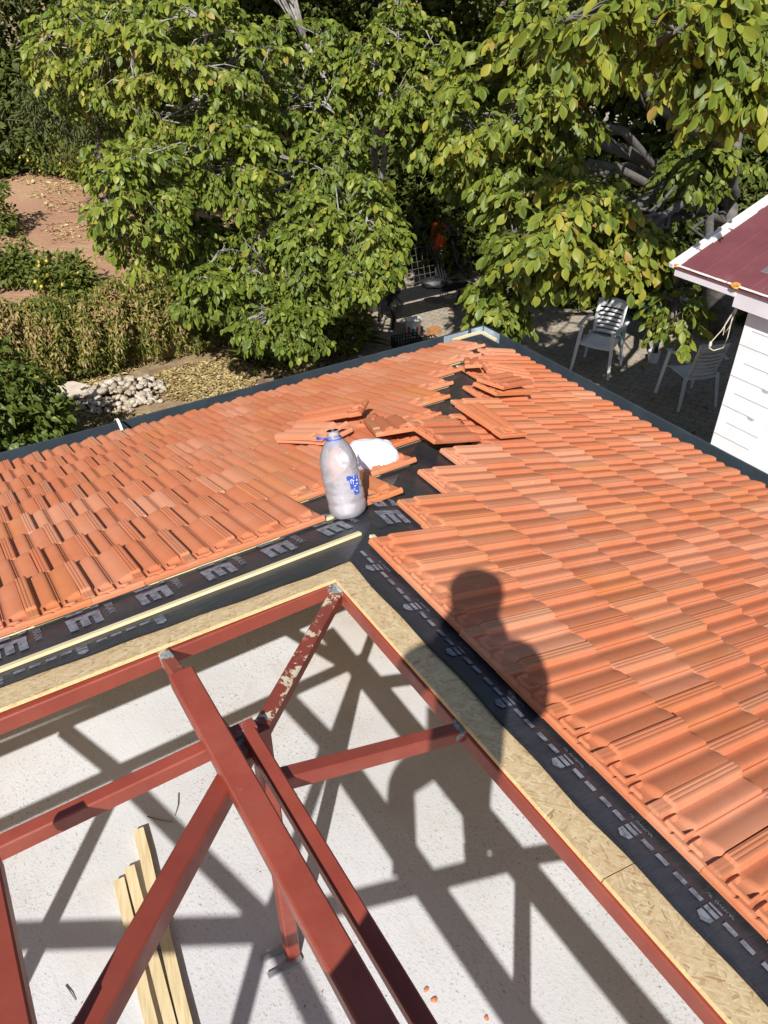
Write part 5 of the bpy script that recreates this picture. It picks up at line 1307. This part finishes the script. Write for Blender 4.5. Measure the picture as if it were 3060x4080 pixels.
m, nt, b = new_mat('pale_pebble'); N = NT(nt); v = N.obj(); oi = N.n('ShaderNodeObjectInfo').outputs['Random']
c1 = N.ramp(oi, [(0, (.28, .21, .14)), (.25, (.42, .34, .24)), (.6, (.54, .46, .36)), (1, (.62, .57, .50))]); c1 = N.mix(.3, c1, N.ramp(N.noise(v, 5, 5, .7), [(.35, (.38, .28, .18)), (.65, (.80, .74, .64))]))
N.l(c1, b.inputs['Base Color']); b.inputs['Roughness'].default_value = .85; N.l(N.bump(N.noise(v, 5, 6, .7), .6, .05), b.inputs['Normal'])
for me in stone_m: me.materials.append(m)
hc_ = onZ(487, 1585, GR); hx, hy = A, B
def mound(u, v): return 250 * max(0, 1 - (u / 720) ** 2 - (v / 480) ** 2)
for i in range(290):
    while True:
        u, v = R.uniform(-640, 760), R.uniform(-540, 460)
        if (u / 660) ** 2 + (v / 500) ** 2 < 1 or R.random() < .06: break
    sz = R.uniform(55, 125) * (1 if R.random() < .85 else 1.3)
    p = hc_ + A * u + B * v; p[2] = GR + mound(u, v) * R.uniform(.55, 1.0) + sz * .2
    o = bpy.data.objects.new('stone', R.choice(stone_m)); C.objects.link(o); o.location = W(p); o.scale = (sz * S,) * 3; o.rotation_euler = (R.uniform(-.5, .5), R.uniform(-.5, .5), R.uniform(0, 6.28))
    tag(o, 'pale rounded stone in the heap beside the dry grass, below the creeper', 'stone', 'stones of the heap')
mb = MB(); n = 16
vs = [W(hc_)+ Vector((0,0,0)) for _ in range(0)]
for (q, w, l, ang, tilt, lab) in (((250, 1592), .36, .20, .35, .08, 'flat pale stone slab lying at the foot of the creeper, left of the stone heap'),):
    mb = MB(); pts = [(math.cos(t) * w * (1 + R.uniform(-.15, .15)), math.sin(t) * l * (1 + R.uniform(-.15, .15)), 0) for t in [i * 2 * math.pi / 11 for i in range(11)]]
    rm = Matrix.Rotation(ang, 3, 'Z') @ Matrix.Rotation(tilt, 3, 'X'); c = W(onZ(*q, GR)) + Vector((0, 0, .06 + .18 * tilt))
    mb.prism([c + rm @ Vector(p) for p in pts], rm @ Vector((0, 0, .06))); o = mb.build('stone_slab', M['slab_stone']); tag(o, lab, 'stone slab')
mb = MB(); hp = [onZ(x, y, GR + 14) for x, y in ((700, 1700), (770, 1655), (800, 1610), (850, 1580), (905, 1553), (945, 1530), (985, 1505), (1035, 1490))]
mb.sweep([W(p) for p in hp], .016, 8); tag(mb.build('garden_hose', M['hose'], smooth=True), 'black garden hose curving across the dry grass beyond the left eave', 'garden hose')

def bits(name, n, label):
    a_, b_ = rng.uniform(-2600, -60, n), rng.uniform(-2600, -60, n); P = np.array([tuple(W(AB(x, y, SLAB + 3))) for x, y in zip(a_, b_)])
    P = P[nz3(P, 2.6, 1.) > .0]; n = len(P); az_ = rng.random(n) * 2 * np.pi; D = np.stack([np.cos(az_), np.sin(az_), rng.normal(.0, .15, n)], 1); Nn = np.tile(np.array([0, 0, 1.]), (n, 1)) + rng.normal(0, .3, (n, 3)); L = rng.uniform(.004, .016, n)
    return tag(leaves_mesh(name, M['litter'], P, D, Nn, L, L * rng.uniform(.08, .5, n), rng.random(n), T_OVAL), label, kind='stuff')
bits('slab_debris', 900, 'wood shavings, straw and crumbs strewn on the concrete slab')
